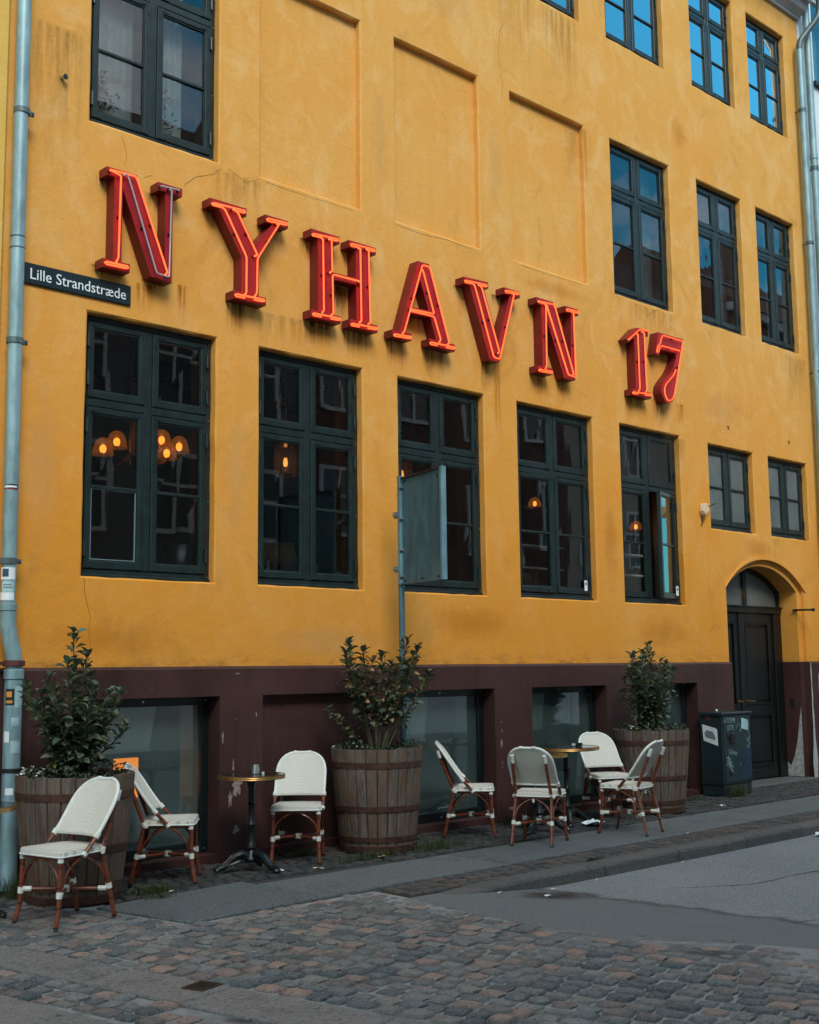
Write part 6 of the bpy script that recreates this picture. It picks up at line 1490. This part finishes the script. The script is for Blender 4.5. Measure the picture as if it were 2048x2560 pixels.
# ================================================================== inside the restaurant
def pend(x, y, z, lab):
    t = thing('pendant_lantern', (x, y, z - .16), lab, 'lamp', 'ribbed glass lanterns')
    b = MB(); pr = []
    for i in range(9): zz = z - .15 + .30 * i / 8; pr += [(.115, zz), (.119, zz + .012)]
    pr += [(.10, z + .17), (.055, z + .20), (.02, z + .21)]
    b.lathe(pr, 20, (x, y), cap=False); b.build('glass_cylinder', M['lantern_glass'], t, smooth=True)
    MB().lathe([(.001, z - .06), (.02, z - .05), (.024, z - .02), (.016, z + .03), (.001, z + .035)], 12, (x, y)).build('bulb', M['bulb_dim'], t, smooth=True)
    ch = MB()
    for i in range(14): ch.tube([(x + (.012 if i % 2 else 0), y - (.012 if i % 2 == 0 else 0), z + .21 + i * .065), (x - (.012 if i % 2 else 0), y + (.012 if i % 2 == 0 else 0), z + .28 + i * .065)], .004, 5)
    ch.build('chain', M['steel'], t)
pend(5.76, .86, 3.70, 'ribbed glass lantern in front of the chandelier'); pend(7.48, .95, 3.70, 'ribbed glass lantern glowing in the second window'); pend(9.10, .95, 3.74, 'ribbed glass lantern behind the sign panel')
t = thing('chandelier', (5.95, 1.45, 3.6), 'brass chandelier with amber glass shades behind the left window', 'chandelier')
hub = Vector((5.96, 1.42, 3.66)); b = MB(); b.tube([hub + Vector((0, 0, -.1)), hub + Vector((0, 0, 1.2))], .018, 8); b.build('stem', M['brass'], t)
for (x, z, y) in ((5.551, 3.655, 1.20), (5.715, 3.745, 1.24), (6.20, 3.82, 1.24), (6.203, 3.68, 1.15), (6.385, 3.775, 1.22)):
    b = MB(); b.tube(smooth_path([hub, (hub + Vector((x, y, z))) / 2 + Vector((0, 0, -.14)), (x, y, z - .10), (x, y, z - .03)], 4), .010, 6); b.build('arm', M['brass'], t, smooth=True)
    b = MB(); b.lathe([(.105, z - .075), (.098, z - .06), (.088, z), (.066, z + .055), (.03, z + .085), (.001, z + .09)], 18, (x, y), cap=False); b.build('shade', M['shade_glass'], t, smooth=True)
    b = MB(); b.lathe([(.001, z - .062), (.022, z - .05), (.032, z - .02), (.026, z + .01), (.001, z + .025)], 12, (x, y)); b.build('bulb', M['bulb'], t, smooth=True)
for (x, y, z, lab) in ((11.66, 1.22, 3.66, 'amber wall lamp glowing in the fourth window'), (13.10, .72, 3.42, 'amber lamp glowing in the fifth window')):
    t = thing('wall_lamp', (x, y, z), lab, 'lamp', 'amber wall lamps')
    MB().lathe([(.09, z - .05), (.08, z), (.05, z + .05), (.001, z + .07)], 16, (x, y), cap=False).build('shade', M['shade_glass'], t, smooth=True)
    MB().lathe([(.001, z - .05), (.024, z - .03), (.020, z + .01), (.001, z + .02)], 12, (x, y)).build('bulb', M['bulb'], t, smooth=True)
    MB().tube(smooth_path([(x, y, z - .05), (x - .10, y, z - .09), (x - .22, y + .02, z - .06)], 4), .012, 6).build('arm', M['brass'], t, smooth=True)
t = thing('steel_bowl', (5.83, .33, 2.34), 'polished steel bowl standing inside the left window', 'bowl')
b = MB(); b.lathe([(.05, 2.36), (.09, 2.45), (.135, 2.60), (.145, 2.68), (.150, 2.685), (.138, 2.68), (.12, 2.6), (.001, 2.46)], 28, (5.83, .34), cap=False); b.lathe([(.06, 2.345), (.05, 2.36)], 20, (5.83, .34)); b.build('bowl_body', M['steel'], t, smooth=True)
t = thing('wooden_crate', (7.35, .55, 2.05), 'open wooden crate on a table inside the second window', 'crate')
b = MB()
for k in range(3): b.box(7.10, 7.55, .50, .515, 2.36 + k * .085, 2.437 + k * .085); b.box(7.10, 7.55, .80, .815, 2.36 + k * .085, 2.437 + k * .085)
b.box(7.10, 7.115, .515, .80, 2.36, 2.61); b.box(7.535, 7.55, .515, .80, 2.36, 2.61); b.build('box', M['crate'], t)
b = MB(); b.box(-.225, .225, -.007, .007, 0, .26, Matrix.Translation((7.325, .83, 2.615)) @ Matrix.Rotation(R(-20), 4, 'X')); b.build('lid', M['crate'], t)
t = thing('dining_table', (6.6, .9, 2.05), 'dark dining table inside the windows', 'table')
MB().box(5.5, 8.9, .46, 1.15, 2.30, 2.345).build('table_top', M['timber'], t)
for lx in (5.6, 7.2, 8.8): MB().box(lx - .03, lx + .03, .5, .56, 2.05, 2.30).build('leg', M['timber'], t)
def bottle(x, y, z, s, lab, mat='bottle'):
    t = thing('bottle', (x, y, z), lab, 'bottle', 'bottles behind the panes')
    MB().lathe([(.001, z), (.034 * s, z), (.036 * s, z + .16 * s), (.014 * s, z + .22 * s), (.013 * s, z + .29 * s), (.001, z + .295 * s)], 14, (x, y)).build('bottle_body', M[mat], t, smooth=True)
    MB().lathe([(.0365 * s, z + .04 * s), (.0365 * s, z + .13 * s)], 14, (x, y), cap=False).build('label_band', M['paper'], t)
bottle(7.02, .62, 2.345, 1.0, 'pale bottle beside the crate in the second window')
t = thing('flower_vase', (9.02, .45, 2.34), 'pale vase of white blossom behind the third window', 'vase')
MB().lathe([(.06, 2.345), (.11, 2.45), (.12, 2.55), (.06, 2.68), (.07, 2.72)], 20, (9.02, .47), cap=False).build('vase_body', M['curtain_dim'], t, smooth=True)
r = random.Random(33); st = MB(); fl = MB()
for i in range(9):
    a = r.uniform(0, 6.28); tip = Vector((9.02 + .22 * math.cos(a), .50 + .12 * abs(math.sin(a)), r.uniform(3.0, 4.15))); st.tube(smooth_path([(9.02, .48, 2.65), (9.02 + .05 * math.cos(a), .48, 2.95), tip], 4), .004, 5)
    for k in range(9):
        p = Vector((9.02, .48, 2.75)).lerp(tip, r.uniform(.35, 1.0)) + Vector((r.gauss(0, .03), r.gauss(0, .02), r.gauss(0, .03)))
        for q in range(3):
            n = len(fl.v); Q = Matrix.Translation(p) @ Matrix.Rotation(r.uniform(0, 6.28), 4, 'Z') @ Matrix.Rotation(r.uniform(-1.2, 1.2), 4, 'X'); fl.v += [tuple(Q @ Vector(v)) for v in ((0, -.012, 0), (.03, -.018, .01), (.03, .018, .01), (0, .012, 0))]; fl.f.append((n, n + 1, n + 2, n + 3))
st.build('branches', M['stem'], t); fl.build('blossom', M['curtain'], t, fix=False, kind='stuff')
# shelves with books and bottles behind the fourth and fifth windows
for (x0, x1, lab) in ((10.05, 11.28, 'timber shelves of books behind the fourth window'), (11.95, 13.05, 'timber shelves behind the fifth window')):
    t = thing('shelf_unit', (x0, .46, 2.05), lab, 'shelves', 'shelves behind the panes')
    for z in (2.42, 2.72, 2.98): MB().box(x0, x1, .46, .66, z, z + .022).build('shelf', M['white_frame'] if z > 2.5 else M['timber'], t)
    for xp in (x0, x1 - .03): MB().box(xp, xp + .03, .47, .65, 2.05, 3.0).build('upright', M['timber'], t)
r = random.Random(8); x = 10.12; ORD = 'first second third fourth fifth sixth seventh eighth ninth tenth eleventh twelfth thirteenth fourteenth fifteenth sixteenth seventeenth eighteenth nineteenth twentieth'.split(); bi = 0
while x < 10.85 and bi < 20:
    w_ = r.uniform(.028, .050); h_ = r.uniform(.18, .25)
    tag(MB().box(x, x + w_ - .002, .49, .62, 2.444, 2.444 + h_).build('book', M['books']), ORD[bi] + ' worn book from the left in the row behind the fourth window', 'book', 'books on the shelf behind the fourth window'); x += w_; bi += 1
bottle(10.36, .53, 2.745, 1.0, 'bottle on the middle shelf behind the fourth window'); bottle(10.34, .55, 3.005, .9, 'bottle on the top shelf behind the fourth window'); bottle(10.62, .53, 2.745, .7, 'short jar on the middle shelf behind the fourth window')
tag(MB().box(12.0, 12.30, .50, .63, 2.745, 2.86).build('menu_box', M['paper']), 'white box on the shelf behind the fifth window', 'box'); tag(MB().box(12.0, 12.9, .48, .64, 2.10, 2.40).build('low_cupboard', M['crate']), 'brown cupboard low behind the fifth window', 'cupboard')
# small stickers on the panes
for (x, lab) in ((11.17, 'small white sticker on the fourth window'), (12.97, 'small white sticker on the open casement of the fifth window')):
    t = thing('pane_sticker', (x, WD, 2.42), lab, 'sticker')
    yy = WD - .013 if x < 12 else WD - .042
    MB().box(x, x + .055, yy, yy + .001, 2.46, 2.58).build('label_sheet', M['paper'], t); MB().box(x + .014, x + .041, yy - .001, yy, 2.525, 2.555).build('printed_mark', M['sticker_blue'], t)
# curtains and plants on the upper floors
def curtain(x0, x1, z0, z1, y, lab, mat, waves=7, amp=.03, seed=0):
    r = random.Random(seed); b = MB(); n = waves * 8; ph = r.uniform(0, 6)
    for i in range(n + 1):
        t_ = i / n; x = x0 + (x1 - x0) * t_; yy = y + amp * math.sin(t_ * waves * 6.283 + ph + .7 * math.sin(t_ * 9)) * (.7 + .3 * math.sin(t_ * 17))
        for z in (z0, (z0 + z1) / 2, z1): b.v.append((x, yy + (.01 * math.sin(i * .7) if z < z1 else 0), z))
    for i in range(n):
        for j in range(2): b.f.append((i * 3 + j, (i + 1) * 3 + j, (i + 1) * 3 + j + 1, i * 3 + j + 1))
    tag(b.build('curtain', M[mat], None, smooth=True, fix=False), lab, 'curtain', 'curtains of the upper floors')
curtain(4.72, 5.26, UB + .01, UT, .27, 'left half of the grey net curtain in the upper left window', 'curtain', 6, .03, 1); curtain(5.37, 5.76, UB + .01, UT, .28, 'right half of the grey net curtain in the upper left window', 'curtain', 5, .03, 2)
for c, (a, b_) in ((5, ('left curtain of the middle storey window nearest the neon numerals', 'right curtain of the middle storey window nearest the neon numerals')), (6, ('left curtain of the middle one of three windows at the right', 'right curtain of the middle one of three windows at the right')), (7, ('left curtain of the window beside the right drainpipe', 'right curtain of the window beside the right drainpipe'))):
    x0, x1 = COLS[c]; curtain(x0 + .02, x0 + .34, UB + .01, UT, .30, a, 'curtain_dim', 4, .03, c); curtain(x1 - .34, x1 - .03, UB + .01, UT, .30, b_, 'curtain_dim', 4, .03, c + 9)
for (px, lab, sd_) in ((4.86, 'wispy potted plant in the left pane of the upper left window', 3), (5.42, 'potted succulent in the right pane of the upper left window', 4)):
    r = random.Random(sd_); t = thing('potted_plant', (px, .22, UB), lab, 'pot plant', 'pot plants in the upper left window')
    MB().lathe([(.05, UB + .002), (.075, UB + .10), (.001, UB + .10)], 14, (px, .215)).build('pot', M['timber'], t, smooth=True); b = MB(); lf = MB()
    for i in range(9):
        a = r.uniform(0, 6.28); tip = Vector((px + r.uniform(.06, .2) * math.cos(a), .215 + .03 * math.sin(a), UB + r.uniform(.25, .55))); b.tube(smooth_path([(px, .215, UB + .1), (px + .04 * math.cos(a), .215, UB + .2), tip], 3), .004, 5)
        for k in range(10):
            Q = Matrix.Translation(tip + Vector((r.gauss(0, .03), r.gauss(0, .015), r.gauss(0, .05)))) @ Matrix.Rotation(r.uniform(0, 6.28), 4, 'Z') @ Matrix.Rotation(r.uniform(-1, 1), 4, 'Y') @ Matrix.Diagonal((.05,) * 3 + (1,)); me = LEAF[k % 5]; n = len(lf.v); lf.v += [tuple(Q @ v.co) for v in me.vertices]; lf.f += [tuple(n + q for q in f.vertices) for f in me.polygons]
    b.build('stem', M['stem'], t); lf.build('foliage', M['leaf'], t, smooth=True, fix=False, kind='stuff')
# ---- cellar fittings -------------------------------------------------
for (xa, xb, zb_) in ((4.60, 5.70, .93), (8.05, 9.02, .86), (9.95, 10.92, .90), (11.8, 12.8, .9)):
    cf = MB(); cf.quad((xa, .56, zb_), (xb, .56, zb_), (xb + .12, .60, 1.42), (xa, .60, 1.42)); cf.build('cellar_fascia', M['fascia'], house, fix=False)
    MB().box(xa, xb, .535, .62, zb_ - .03, zb_ - .001).build('cellar_ledge', M['white_frame'], house)
cd = MB(); cd.box(4.1, 5.65, 1.31, 1.34, -.7, .92); cd.build('cellar_dark_wall', M['room_dark'], house)
cd = MB(); cd.box(8.0, 8.95, 1.36, 1.39, -.7, .86); cd.build('cellar_dark_wall', M['room_dark'], house)
t = thing('orange_lamp', (5.05, .75, .3), 'orange glowing lamp behind the left cellar window', 'lamp'); MB().box(5.46, 5.68, .70, .74, .50, .84).build('panel_body', M['orange_lamp'], t)
for (x, h_, w_, lab) in ((5.32, .42, .13, 'steel pot on the cellar counter, smaller one'), (5.62, .52, .15, 'steel pot on the cellar counter, larger one')):
    tag(MB().lathe([(.001, .02), (w_, .02), (w_, h_), (w_ - .008, h_), (w_ - .012, .05), (.001, .05)], 24, (x, .62)).build('steel_pot', M['steel'], None, smooth=True), lab, 'pot')
t = thing('orange_board', (10.5, 1.2, .3), 'orange board behind the right cellar window', 'board')
for k in range(3): MB().box(10.15, 10.86, .98, 1.0, .30 + k * .17, .46 + k * .17).build('plank', M['orange_panel'], t)
tw = thing('cellar_tile_wall', (11.3, 1.0, 0), 'grey tiled wall inside the right cellar window', 'tiled wall')
Tm = Matrix.Translation((10.90, 1.02, 0)) @ Matrix.Rotation(R(-14), 4, 'Z')
for k in range(7):
    for j in range(5):
        xx = j * .34 - (.17 if k % 2 else 0); MB().cbox(xx, xx + .332, 0, .03, -.1 + k * .20, .092 + k * .20, .004, Tm).build('tile', M['tile'], tw)
tag(MB().cbox(10.45, 11.25, .52, .95, .02, .36, .01).build('white_chest', M['jamb_grey']), 'pale chest standing behind the right cellar window', 'chest')

# ================================================================== neighbouring white house
t = thing('white_house', (20, 0, 0), 'white rendered house beyond the drainpipes at the right edge', 'house')
b = MB(); b.box(16.80, 17.28, .005, 8, 0, 13.4); b.box(18.4, 27, .005, 8, 0, 13.4); b.box(17.28, 18.4, .005, 8, 0, 10.75); b.box(17.28, 18.4, .005, 8, 12.3, 13.4); b.build('wall', M['white_render'], t)
f = MB(); f.cbox(17.28, 17.34, .06, .12, 10.75, 12.3); f.cbox(18.34, 18.4, .06, .12, 10.75, 12.3); f.cbox(17.34, 18.34, .061, .12, 10.75, 10.82); f.cbox(17.34, 18.34, .061, .12, 12.23, 12.3); f.cbox(17.81, 17.87, .06, .12, 10.82, 12.23); wo = f.build('window', M['white_frame'], t)
p = MB(); p.quad((17.33, .10, 10.8), (18.35, .10, 10.8), (18.35, .10, 12.25), (17.33, .10, 12.25)); p.build('pane', M['glass_up'], wo, fix=False); MB().box(17.30, 18.38, .5, .52, 10.7, 12.3).build('inner_blind', M['curtain'], t)
MB().cbox(17.22, 18.46, -.06, .05, 10.68, 10.745).build('sill', M['frame_black'], wo)
b = MB(); b.quad((16.80, .0, 13.41), (27, .0, 13.41), (27, 5, 17), (16.80, 5, 17)); b.build('roof', M['rooftile'], t, fix=False)
# ================================================================== houses across the street (most show in the panes; the quay pair is added)
def far_house(x0, x1, h, mat, lab, cols, rows, win='white_frame'):
    t = thing('far_house', ((x0 + x1) / 2, -13.4, 0), lab, 'house', 'houses across the street'); y = -13.4
    MB().box(x0, x1, y - 8, y, -.1, h).build('wall', M[mat], t)
    b = MB(); b.quad((x0, y + .35, h), (x1, y + .35, h), (x1, y - 4, h + 3.4), (x0, y - 4, h + 3.4)); b.quad((x0, y - 4, h + 3.4), (x1, y - 4, h + 3.4), (x1, y - 8.3, h), (x0, y - 8.3, h)); b.poly([(x0, y + .35, h), (x0, y - 8.3, h), (x0, y - 4, h + 3.4)]); b.poly([(x1, y + .35, h), (x1, y - 4, h + 3.4), (x1, y - 8.3, h)]); ro = b.build('roof', M['rooftile'], t)
    MB().box((x0 + x1) / 2 - .5, (x0 + x1) / 2 + .3, y - 3.6, y - 2.8, h + 1.8, h + 4.4).build('chimney', M['brick_red'], ro)
    MB().box(x0, x1, y + .001, y + .09, -.1, 3.6).build('ground_floor', M['white_render'] if x0 < 30 else M['render_cream'], t)
    MB().box(x0, x1, y + .001, y + .3, h - .3, h - .02).build('cornice', M['cornice'], t)
    w_ = (x1 - x0) / cols
    for i in range(cols):
        for j in range(rows):
            cx = x0 + w_ * (i + .5); z0 = 1.0 + j * (h - 1.0) / rows + .5; z1 = z0 + min(1.9, (h - 1.0) / rows - .9)
            f = MB()
            for bx in ((cx - .6, cx - .5, z0, z1), (cx + .5, cx + .6, z0, z1), (cx - .5, cx + .5, z0, z0 + .1), (cx - .5, cx + .5, z1 - .1, z1), (cx - .04, cx + .04, z0 + .1, z1 - .1), (cx - .5, cx - .04, z0 + (z1 - z0) * .6, z0 + (z1 - z0) * .6 + .07), (cx + .04, cx + .5, z0 + (z1 - z0) * .6, z0 + (z1 - z0) * .6 + .07)): f.box(bx[0], bx[1], y + (.092 if j == 0 else .002), y + (.13 if j == 0 else .06), bx[2], bx[3])
            wo = f.build('window', M[win], t); p = MB(); yo = y + (.10 if j == 0 else .02); p.quad((cx - .5, yo, z0 + .1), (cx + .5, yo, z0 + .1), (cx + .5, yo, z1 - .1), (cx - .5, yo, z1 - .1)); p.build('pane', M['far_glass'], wo, fix=False)
far_house(8.5, 17.5, 12.6, 'render_grey', 'grey rendered house across the street', 4, 4); far_house(17.55, 27.5, 13.6, 'brick_red', 'red brown house across the street', 4, 4); far_house(27.55, 36.5, 13.0, 'render_cream', 'cream house across the street', 4, 4); far_house(36.55, 48, 14.2, 'brick_red', 'farthest red house across the street', 5, 4); far_house(48.05, 62, 13.0, 'render_grey', 'last grey house across the street', 5, 4)

far_house(-6.0, 8.45, 13.2, 'render_cream', 'unseen cream house added across the street to shade the lower wall', 5, 4); far_house(-20, -6.05, 12.4, 'brick_red', 'unseen red house added across the street to shade the ground', 5, 4)  # both added out of view to block low light on wall and ground
fw_ = MB(); fw_.box(-20, 62, -13.28, -10.9, -.16, -.02); tag(fw_.build('far_pavement', M['slab_warm']), kind='structure')
